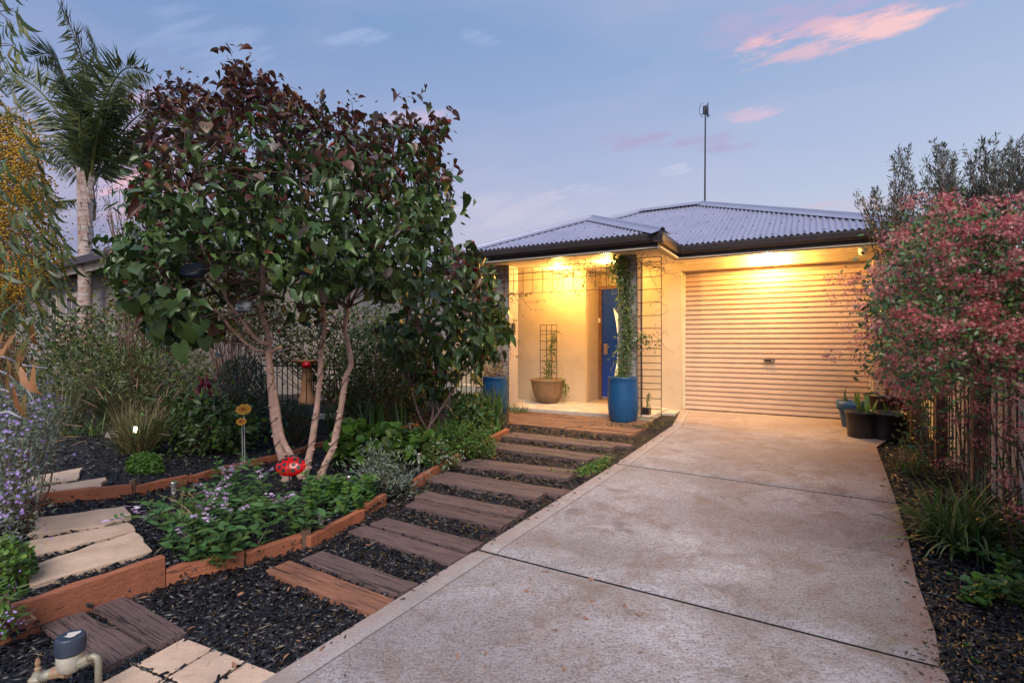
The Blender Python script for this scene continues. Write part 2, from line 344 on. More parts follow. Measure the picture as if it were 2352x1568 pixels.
# ------------------------------------------------------------------ mesh helpers
ORG = {}
def tag(o, label=None, cat=None, group=None, kind=None):
    if label: o['label'] = label
    if cat: o['category'] = cat
    if group: o['group'] = group
    if kind: o['kind'] = kind
    return o
def empty(name, loc, label, cat, group=None):
    o = bpy.data.objects.new(name, None); C.objects.link(o); o.location = loc; o.empty_display_size = .1
    ORG[o.name] = Vector(loc); return tag(o, label, cat, group)
def link(name, me, parent=None, loc=None):
    o = bpy.data.objects.new(name, me); C.objects.link(o)
    if parent is not None: o.parent = parent
    if loc is not None: o.location = loc
    return o
def org(parent):
    return ORG[parent.name] if parent is not None else Vector((0, 0, 0))
class MB:
    def __init__(s): s.v = []; s.f = []; s.m = []; s.cur = 0
    def add(s, vs, fs):
        n = len(s.v); s.v += [tuple(x) for x in vs]
        for f in fs: s.f.append(tuple(n + i for i in f)); s.m.append(s.cur)
    def box(s, c, size, ax=None, rz=0, jit=0):
        c = Vector(c)
        if ax is None:
            ax = (Vector((math.cos(rz), math.sin(rz), 0)), Vector((-math.sin(rz), math.cos(rz), 0)), Vector((0, 0, 1)))
        h = [x / 2 for x in size]; vs = []
        for k in (-1, 1):
            for j in (-1, 1):
                for i in (-1, 1):
                    p = c + ax[0] * h[0] * i + ax[1] * h[1] * j + ax[2] * h[2] * k
                    if jit: p += Vector([random.uniform(-jit, jit) for _ in range(3)])
                    vs.append(p)
        s.add(vs, [(0, 2, 3, 1), (4, 5, 7, 6), (0, 1, 5, 4), (2, 6, 7, 3), (0, 4, 6, 2), (1, 3, 7, 5)])
    def hbox(s, u0, u1, v0, v1, z0, z1):
        s.box(H((u0 + u1) / 2, (v0 + v1) / 2, (z0 + z1) / 2), (abs(u1 - u0), abs(v1 - v0), abs(z1 - z0)), (UX, VX, Vector((0, 0, 1))))
    def prism(s, bot, top):
        n = len(bot); s.add(list(bot) + list(top), [tuple(range(n - 1, -1, -1)), tuple(range(n, 2 * n))] + [(i, (i + 1) % n, n + (i + 1) % n, n + i) for i in range(n)])
    def tube(s, pts, rad, n=7, cap=True, closed=False):
        pts = [Vector(p) for p in pts]
        if not hasattr(rad, '__len__'): rad = [rad] * len(pts)
        vs = []; fs = []; up = Vector((.3, .2, .93)); L = len(pts)
        for i, p in enumerate(pts):
            if closed: t = (pts[(i + 1) % L] - pts[i - 1])
            else: t = pts[min(i + 1, L - 1)] - pts[max(i - 1, 0)]
            t = t.normalized() if t.length > 1e-9 else Vector((0, 0, 1))
            a = up - t * up.dot(t)
            if a.length < .15: a = Vector((1, 0, 0)) - t * t.x
            a.normalize(); b = t.cross(a); up = a
            for k in range(n):
                q = 2 * math.pi * k / n; vs.append(p + (a * math.cos(q) + b * math.sin(q)) * rad[i])
        for i in range(L - (0 if closed else 1)):
            j = (i + 1) % L
            for k in range(n): fs.append((i * n + k, i * n + (k + 1) % n, j * n + (k + 1) % n, j * n + k))
        if cap and not closed: fs += [tuple(range(n - 1, -1, -1)), tuple((L - 1) * n + k for k in range(n))]
        s.add(vs, fs)
    def lathe(s, c, prof, n=24, ax=None):
        c = Vector(c); ax = ax or (Vector((1, 0, 0)), Vector((0, 1, 0)), Vector((0, 0, 1))); vs = []; fs = []
        for r, z in prof:
            for k in range(n):
                q = 2 * math.pi * k / n; vs.append(c + ax[0] * r * math.cos(q) + ax[1] * r * math.sin(q) + ax[2] * z)
        for i in range(len(prof) - 1):
            for k in range(n): fs.append((i * n + k, i * n + (k + 1) % n, (i + 1) * n + (k + 1) % n, (i + 1) * n + k))
        s.add(vs, fs)
    def build(s, name, mat, parent=None, smooth=False, kind=None, bevel=0, origin=None, label=None):
        o0 = org(parent) if parent is not None else (Vector(origin) if origin is not None else Vector((0, 0, 0)))
        me = bpy.data.meshes.new(name); me.from_pydata([(v[0] - o0.x, v[1] - o0.y, v[2] - o0.z) for v in s.v], [], s.f)
        mats = mat if isinstance(mat, (list, tuple)) else [mat]
        for m in mats: me.materials.append(m)
        if len(mats) > 1: me.polygons.foreach_set('material_index', s.m)
        if smooth: me.polygons.foreach_set('use_smooth', [True] * len(me.polygons))
        me.validate(); me.update()
        o = link(name, me, parent)
        if parent is None: o.location = o0
        ORG[o.name] = o0
        if bevel:
            b = o.modifiers.new('bevel', 'BEVEL'); b.width = bevel; b.segments = 2; b.limit_method = 'ANGLE'
        if kind: o['kind'] = kind
        if label: o['label'] = label
        return o
def rawmesh(name, V, T, mats, midx=None, tint=None, smooth=False, o0=(0, 0, 0)):
    me = bpy.data.meshes.new(name); V = np.asarray(V, np.float32) - np.array(o0, np.float32)
    T = np.asarray(T, np.int32); me.vertices.add(len(V)); me.vertices.foreach_set('co', V.ravel())
    me.loops.add(T.size); me.loops.foreach_set('vertex_index', T.ravel())
    me.polygons.add(len(T)); me.polygons.foreach_set('loop_start', np.arange(len(T), dtype=np.int32) * 3)
    try: me.polygons.foreach_set('loop_total', np.full(len(T), 3, np.int32))
    except Exception: pass
    for m in (mats if isinstance(mats, (list, tuple)) else [mats]): me.materials.append(m)
    if midx is not None: me.polygons.foreach_set('material_index', np.asarray(midx, np.int32))
    if smooth: me.polygons.foreach_set('use_smooth', np.ones(len(T), bool))
    if tint is not None:
        a = me.attributes.new('tint', 'FLOAT', 'POINT'); a.data.foreach_set('value', np.asarray(tint, np.float32))
    me.update(calc_edges=True); return me
# leaf templates: (verts, tris), y = towards the tip, length 1
def T_(v, t): return np.array(v, np.float32), np.array(t, np.int32)
HEART = T_([(0, 0, 0), (0, .35, -.09), (0, .7, -.13), (0, 1, -.28),
            (.22, -.17, .0), (.46, -.05, .05), (.55, .25, .03), (.42, .58, -.04), (.19, .84, -.16),
            (-.22, -.17, -.02), (-.46, -.05, .0), (-.55, .25, -.05), (-.42, .58, -.06), (-.19, .84, -.14)],
           [(0, 4, 5), (0, 5, 1), (1, 5, 6), (1, 6, 7), (1, 7, 2), (2, 7, 8), (2, 8, 3),
            (0, 10, 9), (0, 1, 10), (1, 11, 10), (1, 12, 11), (1, 2, 12), (2, 13, 12), (2, 3, 13)])
HEARTC = (HEART[0] * np.array([.72, 1, 1], np.float32) + np.stack([0 * HEART[0][:, 0], 0 * HEART[0][:, 0], .75 * np.abs(HEART[0][:, 0]) - .35 * HEART[0][:, 1] ** 2], 1).astype(np.float32), HEART[1])
OVAL = T_([(0, 0, 0), (0, .5, -.03), (0, 1, -.14), (.17, .25, .03), (.19, .55, .01), (.09, .82, -.06), (-.17, .25, .03), (-.19, .55, .01), (-.09, .82, -.06)],
          [(0, 3, 1), (3, 4, 1), (1, 4, 5), (1, 5, 2), (0, 1, 6), (6, 1, 7), (1, 8, 7), (1, 2, 8)])
ROUND = T_([(0, 0, 0), (.0, .5, -.08)] + [(.5 * math.sin(a), .5 - .5 * math.cos(a), .05 * math.sin(3 * a)) for a in np.linspace(.3, 2 * math.pi - .3, 9)],
           [(1, i, i + 1) for i in range(2, 10)] + [(1, 0, 2), (1, 10, 0)])
LANCE = T_([(0, 0, 0), (.085, .35, .015), (.07, .7, -.03), (0, 1, -.13), (-.085, .35, .015), (-.07, .7, -.03), (0, .5, -.03)],
           [(0, 1, 6), (1, 2, 6), (6, 2, 3), (0, 6, 4), (6, 5, 4), (6, 3, 5)])
SICK = T_([(0, 0, 0), (.10, .25, .0), (.17, .55, 0), (.12, .8, -.02), (-.06, 1.0, -.05), (.0, .28, .03), (.03, .58, .03), (.03, .82, 0)],
          [(0, 1, 5), (1, 2, 5), (5, 2, 6), (2, 3, 6), (6, 3, 7), (3, 4, 7)])
TINY = T_([(0, 0, 0), (.2, .5, .04), (0, 1, -.05), (-.2, .5, .04)], [(0, 1, 2), (0, 2, 3)])
NEED = T_([(0, 0, 0), (.06, .4, .0), (0, 1, -.04), (-.06, .4, 0)], [(0, 1, 2), (0, 2, 3)])
BALL = T_([(0, 0, -.5), (0, 0, .5), (.5, 0, 0), (-.5, 0, 0), (0, .5, 0), (0, -.5, 0)], [(1, 2, 4), (1, 4, 3), (1, 3, 5), (1, 5, 2), (0, 4, 2), (0, 3, 4), (0, 5, 3), (0, 2, 5)])
STAR = T_([(0, 0, 0)] + [(.5 * math.cos(a) * (1 if i % 2 else .28), .5 * math.sin(a) * (1 if i % 2 else .28), .12 if i % 2 else 0) for i, a in enumerate(np.linspace(0, 2 * math.pi, 11)[:10])],
          [(0, i, i % 10 + 1) for i in range(1, 11)])
CHIP = T_([(-.5, -.14, 0), (.5, -.09, .02), (.46, .12, 0), (-.46, .10, .0), (-.40, -.10, .12), (.42, -.07, .14), (.38, .09, .11), (-.42, .08, .13)],
          [(4, 5, 6), (4, 6, 7), (0, 1, 5), (0, 5, 4), (1, 2, 6), (1, 6, 5), (2, 3, 7), (2, 7, 6), (3, 0, 4), (3, 4, 7)])
def unit(a): return a / np.maximum(np.linalg.norm(a, axis=-1, keepdims=True), 1e-8)
def frames(nrm, tip, size, wid=None):
    y = unit(tip); z = nrm - y * np.sum(nrm * y, -1, keepdims=True); z = unit(z + 1e-6); x = np.cross(y, z)
    size = np.broadcast_to(size, (len(y),)); wd = size if wid is None else np.broadcast_to(wid, (len(y),))
    return np.stack([x * wd[:, None], y * size[:, None], z * size[:, None]], -1)
def scat_arrays(pos, Mx, tpl):
    V, T = tpl; n = len(pos)
    P = np.einsum('nij,kj->nki', Mx, V) + pos[:, None, :]
    TT = (T[None] + (np.arange(n) * len(V))[:, None, None]).reshape(-1, 3)
    return P.reshape(-1, 3), TT
def scatter(name, pos, Mx, tpl, mats, midx=None, tint=None, parent=None, kind='stuff', smooth=False):
    P, TT = scat_arrays(pos, Mx, tpl); n = len(pos)
    tint = R.random(n) if tint is None else tint
    mi = None if midx is None else np.repeat(midx, len(tpl[1]))
    me = rawmesh(name, P, TT, mats, mi, np.repeat(tint, len(tpl[0])), smooth, org(parent))
    o = link(name, me, parent)
    if kind: o['kind'] = kind
    ORG[o.name] = org(parent)
    return o
_tm = {}
def tplmesh(tn, tpl, mat):
    k = (id(tpl[0]), mat.name)
    if k not in _tm: _tm[k] = rawmesh(tn, tpl[0], tpl[1], mat)
    return _tm[k]
def leaves(root, pos, Mx, tpl, mats, midx, nobj, lname='leaf', rest='foliage', smooth=False):
    n = len(pos); midx = np.zeros(n, int) if midx is None else midx
    sz = np.linalg.norm(Mx[:, :, 1], axis=1) * (.35 + np.abs(Mx[:, 1, 2]) / np.linalg.norm(Mx[:, :, 2], axis=1)); d = np.linalg.norm(pos - np.array([0, 0, 1.1]), axis=1)
    order = np.argsort(-(sz / d ** 3)); top, bot = order[:nobj], order[nobj:]
    o0 = np.array(org(root))
    for i in top:
        o = bpy.data.objects.new(lname, tplmesh(lname, tpl, mats[midx[i]])); C.objects.link(o); o.parent = root
        m = np.eye(4); m[:3, :3] = Mx[i]; m[:3, 3] = pos[i] - o0
        o.matrix_basis = Matrix(m.tolist())
    if len(bot): scatter(rest, pos[bot], Mx[bot], tpl, mats, midx[bot], None, root, 'stuff', smooth)
def inpoly(P, poly):
    x, y = P[:, 0], P[:, 1]; poly = np.asarray(poly, float); c = np.zeros(len(P), bool); j = len(poly) - 1
    for i in range(len(poly)):
        xi, yi = poly[i]; xj, yj = poly[j]
        c ^= ((yi > y) != (yj > y)) & (x < (xj - xi) * (y - yi) / (yj - yi + 1e-12) + xi); j = i
    return c
def edist(P, poly):
    poly = np.asarray(poly, float); d = np.full(len(P), 1e9)
    for i in range(len(poly)):
        a, b = poly[i - 1], poly[i]; ab = b - a; t = np.clip(((P - a) @ ab) / (ab @ ab + 1e-9), 0, 1)
        d = np.minimum(d, np.linalg.norm(P - (a + t[:, None] * ab), axis=1))
    return d
def crown(poly, d0, half, n, Rr=90, shell=.6):
    """n points in a rounded volume: outline at distance d0, depth +-half"""
    poly = np.asarray(poly, float); lo, hi = poly.min(0), poly.max(0); P = np.zeros((0, 2))
    while len(P) < n:
        q = R.random((n * 3, 2)) * (hi - lo) + lo; P = np.vstack([P, q[inpoly(q, poly)]])
    P = P[:n]; e = np.clip(edist(P, poly) / Rr, 0, 1) ** .5
    s = R.uniform(-1, 1, n); s = np.sign(s) * np.abs(s) ** shell
    d = d0 + half * s * e
    return np.stack([(P[:, 0] - 1176) / F * d, d, CAMZ + (784 - P[:, 1]) / F * d], 1), P

# ================================================================== SETTING
# terrain: one sheet to the horizon
xs = np.concatenate([[-1500, -300, -60, -25], np.linspace(-16, 16, 33), [25, 60, 300, 1500]])
ys = np.concatenate([[-1500, -300, -60, -20], np.linspace(-10, 30, 41), [60, 300, 1500]])
mb = MB(); nx = len(xs)
mb.v = [(x, y, float(G(x, y)) - .004) for y in ys for x in xs]
mb.f = [(j * nx + i, j * nx + i + 1, (j + 1) * nx + i + 1, (j + 1) * nx + i) for j in range(len(ys) - 1) for i in range(nx - 1)]
mb.build('ground', M['mulch'], kind='structure')

# driveway: slabs between the control joints
def seg(pL, pR): return (np.array(gp(*pL, .03))[:2], np.array(gp(*pR, .03))[:2])
J1 = seg((1100, 1258), (2160, 1525)); J2 = seg((1418, 1062), (2058, 1152)); J3 = seg((1544, 977), (2012, 1026))
ap = [np.array(H(.0, .0, 0))[:2], np.array(H(2.9, .0, 0))[:2]]
J0 = (J1[0] + (J1[0] - J2[0]) * 1.6, J1[1] + (J1[1] - J2[1]) * 1.1 + np.array([.35, 0])); Jm = (J1[0] + (J1[0] - J2[0]) * 3.2, J0[1] + (J1[1] - J2[1]) * 1.6)
def slabmesh(name, a, b, ya, nU=70, nV=44, lc=None, rc=None, apron=(0, 0)):
    """a=(L,R) near row, b=(L,R) far row; rc = extra right-hand edge points between them"""
    g = .009; V = []; E = []; A_ = []; EL = []
    Lp = [a[0]] + (lc or []) + [b[0]]; Rp = [a[1]] + (rc or []) + [b[1]]
    def pl(P, t):
        dd = np.cumsum([0] + [np.linalg.norm(P[i + 1] - P[i]) for i in range(len(P) - 1)]); s = t * dd[-1]
        i = min(np.searchsorted(dd, s, 'right') - 1, len(P) - 2); return P[i] + (P[i + 1] - P[i]) * ((s - dd[i]) / (dd[i + 1] - dd[i]))
    Lg = np.linalg.norm(b[0] - a[0])
    us = np.concatenate([[0, .003, .02, .04], np.linspace(.06, 1, nU)]);
    for j in range(nV + 1):
        t = j / nV; tt = g / Lg + t * (1 - 2 * g / Lg)
        l, r = pl(Lp, tt), pl(Rp, tt); wv = np.linalg.norm(r - l)
        for u in us:
            p = l + (r - l) * u
            z = float(G(p[0], p[1])) + .03
            dj = min(j, nV - j)
            if dj == 0: z -= .012
            el = u * wv; er = (1 - u) * wv
            V.append((p[0], p[1], z)); E.append(min(el, er)); EL.append(el); A_.append(apron[0] + (apron[1] - apron[0]) * t)
    n = len(us); Fc = [(j * n + i, j * n + i + 1, (j + 1) * n + i + 1, (j + 1) * n + i) for j in range(nV) for i in range(n - 1)]
    k = len(V); loop = [i for i in range(n)] + [j * n + n - 1 for j in range(1, nV + 1)] + [nV * n + i for i in range(n - 2, -1, -1)] + [j * n for j in range(nV - 1, 0, -1)]
    for q in loop: V.append((V[q][0], V[q][1], V[q][2] - .1)); E.append(E[q]); A_.append(A_[q]); EL.append(EL[q])
    for q in range(len(loop)): r2 = (q + 1) % len(loop); Fc.append((loop[q], k + q, k + r2, loop[r2]))
    me = bpy.data.meshes.new(name); me.from_pydata(V, [], Fc); me.materials.append(M['concrete']); me.materials.append(M['mulch'])
    for p_ in me.polygons[len(Fc) - len(loop):]: p_.material_index = 1
    for nm, dat in (('edge', E), ('edgel', EL), ('apron', A_)):
        at = me.attributes.new(nm, 'FLOAT', 'POINT'); at.data.foreach_set('value', np.array(dat, np.float32))
    return me
dr = bpy.data.objects.new('driveway', None); C.objects.link(dr); dr['kind'] = 'structure'; ORG['driveway'] = Vector((0, 0, 0))
g2 = lambda x, y: np.array(gp(x, y, .03))[:2]
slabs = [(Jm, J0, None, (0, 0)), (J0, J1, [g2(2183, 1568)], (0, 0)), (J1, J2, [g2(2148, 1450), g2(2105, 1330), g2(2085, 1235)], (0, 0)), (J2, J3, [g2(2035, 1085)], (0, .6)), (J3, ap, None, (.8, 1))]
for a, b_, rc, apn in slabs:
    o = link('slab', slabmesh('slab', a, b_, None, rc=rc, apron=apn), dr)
# joint filler below the gaps is the ground itself
DRV = [J0[0], J1[0], J2[0], J3[0], ap[0], ap[1], J3[1], g2(2035, 1085), J2[1], g2(2085, 1235), g2(2105, 1330), g2(2148, 1450), J1[1], g2(2183, 1568), J0[1]]
drv_poly = np.array(DRV)

# porch floor
mb = MB(); mb.hbox(-3.3, -.20, -1.12, .62, -.12, .045)
mb.hbox(-.20, -.002, -.42, .0, -.12, .026)
mb.build('porch_floor', M['slab'], kind='structure', bevel=.008)

# ================================================================== THE HOUSE
house = empty('house', H(0, 0, 0), 'cream rendered single storey house with grey corrugated hip roof and lit porch', 'house')
ZS = 2.33; ZG = 2.50; OV = .5; TP = .431; TQ = .431
UR, UL = 3.0, -4.6
def wallp(name, u0, u1, v0, v1, z0, z1, mat='wall', parent=None, bev=.004):
    m = MB(); m.hbox(u0, u1, v0, v1, z0, z1); return m.build(name, M[mat], parent or house, bevel=bev)
TW = 2.2
m = MB()
m.hbox(-.62, 0, 0, .2, -.15, ZS); m.hbox(2.48, 2.95, 0, .2, -.15, ZS); m.hbox(0, 2.48, 0, .2, TW, ZS)
m.build('garage_wall', M['wall'], house)
m = MB(); m.hbox(-4.4, -1.6, 0, .2, -.15, ZS); m.hbox(-1.8, -1.6, .2, .9, 0, ZS)
m.build('porch_wall', M['wall'], house)
m = MB(); m.hbox(-1.6, -.62, .74, .9, -.1, ZS); m.hbox(-.80, -.62, .2, .74, 0, ZS); m.build('door_wall', M['wall'], house)
m = MB(); m.hbox(2.75, 2.95, .2, 9, -.15, ZS); m.hbox(-4.4, -4.2, .2, 9, -.15, ZS); m.hbox(-4.2, 2.75, 8.8, 9, -.15, ZS); m.build('side_wall', M['wall'], house)
wallp('skirting_step', -.61, -.005, -.012, 0, -.02, .02)
# soffits
m = MB(); m.hbox(-3.0, .06, -1.52, .74, ZS, ZS + .02); m.hbox(.06, UR - .04, -.42, .1, ZS, ZS + .02); m.hbox(UL + .04, -3.0, -.42, .1, ZS, ZS + .02)
m.build('soffit', M['soffit'], house)
# cornice strip
m = MB(); m.hbox(.06, 2.94, -.03, 0, ZS - .03, ZS); m.hbox(-4.2, -1.6, -.03, 0, ZS - .03, ZS); m.build('cornice', M['soffit'], house, kind='stuff')
# fascia & gutters
def gutter(p0, p1, n, name='gutter'):
    """p0,p1 = (u,v) on the eave line; n = outward direction (u,v)"""
    prof = [(-.115, .0), (-.115, -.105), (-.095, -.125), (-.03, -.125), (.0, -.09), (.012, -.03), (.012, -.008), (-.004, -.008), (-.01, -.03), (-.02, -.1), (-.1, -.1), (-.103, 0)]
    m = MB(); a = [H(p0[0] + n[0] * x, p0[1] + n[1] * x, ZG + .02 + z) for x, z in prof]; b = [H(p1[0] + n[0] * x, p1[1] + n[1] * x, ZG + .02 + z) for x, z in prof]
    k = len(prof); m.add(a + b, [(i, (i + 1) % k, k + (i + 1) % k, k + i) for i in range(k)] + [tuple(range(k)), tuple(range(2 * k - 1, k - 1, -1))])
    return m.build(name, M['gutter'], house)
gutter((-3.04, -1.6), (.10, -1.6), (0, -1)); gutter((.10, -1.6), (.10, -.5), (1, 0)); gutter((.10, -.5), (UR, -.5), (0, -1))
gutter((-3.04, -.5), (-3.04, -1.6), (-1, 0)); gutter((UL, -.5), (-3.04, -.5), (0, -1)); gutter((UR, -.5), (UR, 8), (1, 0))
def fascia(u0, u1, v0, v1):
    m = MB(); m.hbox(u0, u1, v0, v1, ZS - .012, ZG - .02); m.build('fascia', M['fascia'], house)
fascia(-2.96, .02, -1.51, -1.475); fascia(-.02, .02, -1.475, -.42); fascia(.02, UR - .08, -.41, -.375); fascia(-2.98, -2.945, -1.475, -.41); fascia(UL + .08, -2.98, -.41, -.375); fascia(UR - .115, UR - .08, -.375, 8)
# posts
for u in (-2.75, -.65):
    m = MB(); m.hbox(u, u + .28, -1.13, -.83, .0, ZS); m.build('porch_post', M['wallpost'], house, bevel=.006)
    m = MB(); m.hbox(u + .03, u + .25, -1.145, -1.131, .03, ZS - .04)
# corrugated roof: sheets with real corrugations
def corr_face(u0, u1, vb, vt, z0v, name='roof_sheet', pitch=.076, per=10, axis='u', tanp=TP):
    """corrugations run up the slope. axis u: columns along u, slope in +v; vb/vt functions; z0v eave coordinate"""
    n0 = int(math.floor(u0 / (pitch * per))); n1 = int(math.ceil(u1 / (pitch * per)))
    for q in range(n0, n1):
        a = max(u0, q * pitch * per); b = min(u1, (q + 1) * pitch * per)
        if b - a < .01: continue
        k = max(2, int(round((b - a) / (pitch / 8)))); vs = []; fs = []
        for i in range(k + 1):
            u = a + (b - a) * i / k; w_ = .014 * math.sin(2 * math.pi * u / pitch); lo, hi = vb(u), max(vt(u), vb(u) + .001)
            for v in (lo, hi):
                z = ZG + abs(v - z0v) * tanp + w_ + .012
                vs.append(H(u, v, z) if axis == 'u' else H(v, u, z))
        for i in range(k): fs.append((2 * i, 2 * i + 2, 2 * i + 3, 2 * i + 1))
        m = MB(); m.add(vs, fs)
        o = m.build(name, M['roof'], house, smooth=True)
        # roofing screws
        s = MB()
        for rv in np.arange(.12, 3.2, .62):
            v = z0v + rv
            for jj in range(int((b - a) / .19)):
                u = (math.floor(a / pitch) + .25) * pitch + jj * pitch * 2.5 // pitch * pitch + (pitch * (int(rv * 7) % 2))
                if u < a or u > b or axis != 'u' or v < vb(u) + .05 or v > vt(u) - .08: continue
                s.box(H(u, v, ZG + (v - z0v) * tanp + .028), (.016, .016, .012))
        if s.f: so_ = s.build('roof_screws', M['dark'], o); so_['kind'] = 'stuff'
RH = 3.17
corr_face(UL, UR, lambda u: -.455, lambda u: -.5 + min(UR - u, u - UL, RH), -.5)
PL, PR = -3.04, .10; PM = (PL + PR) / 2; PW = (PR - PL) / 2
corr_face(PL, PR, lambda u: -1.555, lambda u: -1.6 + min(u - PL, PR - u), -1.6)
m = MB()   # porch roof side slopes, main roof side and back slopes
pk = H(PM, -1.6 + PW, ZG + PW * TP + .012); pv = H(PM, -.5 + PW, ZG + PW * TP + .012)
m.add([H(PR, -1.6, ZG + .01), H(PR, -.5, ZG + .01), pv, pk], [(0, 1, 2, 3)]); m.add([H(PL, -1.6, ZG + .01), pk, pv, H(PL, -.5, ZG + .01)], [(0, 1, 2, 3)])
zr = ZG + RH * TP + .012
A1, A2 = H(UR - RH, -.5 + RH, zr), H(UL + RH, -.5 + RH, zr)
m.add([H(UR, -.5, ZG), H(UR, 9.4, ZG), H(UR - RH, 9.4 - RH, zr), A1], [(0, 1, 2, 3)])
m.add([H(UL, -.5, ZG), A2, H(UL + RH, 9.4 - RH, zr), H(UL, 9.4, ZG)], [(0, 1, 2, 3)])
m.add([H(UR, 9.4, ZG), H(UL, 9.4, ZG), H(UL + RH, 9.4 - RH, zr), H(UR - RH, 9.4 - RH, zr)], [(0, 1, 2, 3)])
m.add([A1, H(UR - RH, 9.4 - RH, zr), H(UL + RH, 9.4 - RH, zr), A2], [(0, 1, 2, 3)])
m.build('rear_roof', M['roof'], house)
def capping(a, b):
    m = MB(); d = (b - a).normalized(); sd_ = d.cross(Vector((0, 0, 1))).normalized(); up = sd_.cross(d).normalized(); vs = []
    prof = [(-.15, -.035), (-.045, .012), (-.025, .045), (0, .055), (.025, .045), (.045, .012), (.15, -.035)]
    for p in (a, b):
        for x, z in prof: vs.append(p + sd_ * x + up * (z + .012))
    m.add(vs, [(i, i + 1, 8 + i, 7 + i) for i in range(6)]); m.build('ridge_capping', M['cap'], house, smooth=False)
capping(H(UR, -.5, ZG + .01), A1); capping(A1, A2); capping(A2, H(UL, -.5, ZG + .01)); capping(pk, pv); capping(H(PR, -1.6, ZG + .01), pk); capping(H(PL, -1.6, ZG + .01), pk)
# roller door: curtain of ribbed slats
m = MB(); m.hbox(.0, 2.48, .17, .20, .0, .035); rd = m.build('roller_door', M['barkdark'], house)
me = None; NS = 29; PIT = (TW - .035) / NS
prof = [(0, 0), (.006, .004), (.010, .014), (.010, .5), (.010, .54), (-.004, .62), (-.006, .70), (-.006, .88), (.0, .97), (.0, 1.0)]
vs = []
for u in (0.0, 2.48):
    for x, t in prof: vs.append(UX * u + VX * (.19 - x * 1.45) + Vector((0, 0, t * PIT)))
k = len(prof); me = bpy.data.meshes.new('door_slat'); me.from_pydata(vs, [], [(i, k + i, k + i + 1, i + 1) for i in range(k - 1)]); me.materials.append(M['rdoor'])
for i in range(NS):
    o = link('door_slat', me, rd, (0, 0, .035 + i * PIT))
m = MB(); m.hbox(1.16, 1.30, .145, .165, .80, .835); lk = m.build('lock_plate', M['dark'], rd)
m = MB(); m.hbox(1.255, 1.285, .138, .1445, .806, .829); m.build('lock_barrel', M['steel'], lk)
m = MB(); m.hbox(.0, .028, .10, .165, .03, TW); m.build('door_guide', M['cream'], rd)
m = MB(); m.hbox(2.452, 2.48, .10, .165, .03, TW); m.build('door_guide', M['cream'], rd)
m = MB(); m.hbox(-.35, 2.9, -.0, .17, -.1, .012); m.build('threshold_slab', M['slab'], house)
# blue front door
m = MB(); m.hbox(-1.6, -1.545, .60, .74, .045, 2.1); m.hbox(-.735, -.68, .60, .74, .045, 2.1); m.hbox(-1.545, -.735, .60, .74, 2.05, 2.1); fr = m.build('door_frame', M['deck'], house)
m = MB(); m.hbox(-1.543, -.737, .655, .70, .10, 2.048); fd = m.build('front_door', M['bluedoor'], house)
m = MB(); m.hbox(-1.543, -.737, .63, .665, .05, .10); m.build('door_sill', M['steel'], fd)
vs = []; K = 14        # curved sidelight cut in the door leaf
for i in range(K + 1):
    t = i / K; z = .38 + 1.32 * t; s_ = max(0, math.sin(math.pi * t))
    vs.append((-1.33 + .085 * s_, z, -1.325 + .30 * s_))
m = MB(); m.add([H(a, .648, z) for a, z, b in vs] + [H(b, .648, z) for a, z, b in vs], [(i, i + 1, K + 2 + i, K + 1 + i) for i in range(K)]); m.build('door_glass', M['litglass'], fd)
m = MB(); m.hbox(-1.505, -1.44, .635, .655, .86, 1.06); hd = m.build('lock_plate', M['steel'], fd)
m = MB(); m.tube([H(-1.47, .635, 1.0), H(-1.47, .595, 1.0), H(-1.38, .595, 1.0)], .009); m.build('door_handle', M['steel'], hd)
m = MB(); m.hbox(-1.59, -1.56, .575, .60, 1.44, 1.52); m.build('doorbell', M['whiteplastic'], house)
# window left of the porch
m = MB(); m.hbox(-3.95, -3.05, -.03, 0, .85, 2.05); wf = m.build('window', M['dark'], house)
m = MB(); m.hbox(-3.91, -3.52, -.036, -.03, .89, 2.01); m.hbox(-3.48, -3.09, -.036, -.03, .89, 2.01); m.build('pane', M['litglass'] if False else M['dglass'], wf)
m = MB(); m.hbox(-4.0, -3.0, -.06, 0, .80, .85); m.build('window_sill', M['wall'], wf)
# low rendered plinth beyond the left post
m = MB(); m.hbox(-3.9, -3.05, -.75, -.45, -.1, .32); m.build('plinth', M['cream'], house, bevel=.01)
# lit downlights, real lamps
def downlight(u, v, power, size=.05, spot=True):
    m = MB(); m.lathe(H(u, v, ZS - .006), [(.035, 0), (.055, -.002), (.058, .006)], 20); o = m.build('downlight', M['whiteplastic'], house)
    m = MB(); m.lathe(H(u, v, ZS - .012), [(0.0, -.012), (.02, -.008), (.034, 0.004)], 16); m.build('lamp_lens', M['lamp'], o)
    l = bpy.data.lights.new('downlight_lamp', 'POINT'); l.energy = power; l.color = (1, .53, .13); l.shadow_soft_size = size
    lo = bpy.data.objects.new('downlight_lamp', l); C.objects.link(lo); lo.location = H(u, v, ZS - .075); lo.parent = None; return lo
downlight(-1.92, -.42, 95); downlight(-.98, -.70, 75); downlight(1.24, -.17, 150)
m = MB(); m.lathe(H(1.25, -.012, TW + .012), [(0, -.02), (.014, -.014), (.018, 0), (.014, .014), (0, .02)], 10); m.build('door_sensor', M['whiteplastic'], house, smooth=True)
m = MB(); c_ = H(2.36, -.14, ZS - .05); m.lathe(c_, [(0, .05), (.05, .05), (.055, .02), (.055, -.0), (.046, -.03), (.02, -.048), (0, -.05)], 20); sc = m.build('security_camera', M['whiteplastic'], None, smooth=True, origin=c_)
tag(sc, 'small white dome security camera fixed under the eave right of the roller door', 'security camera')
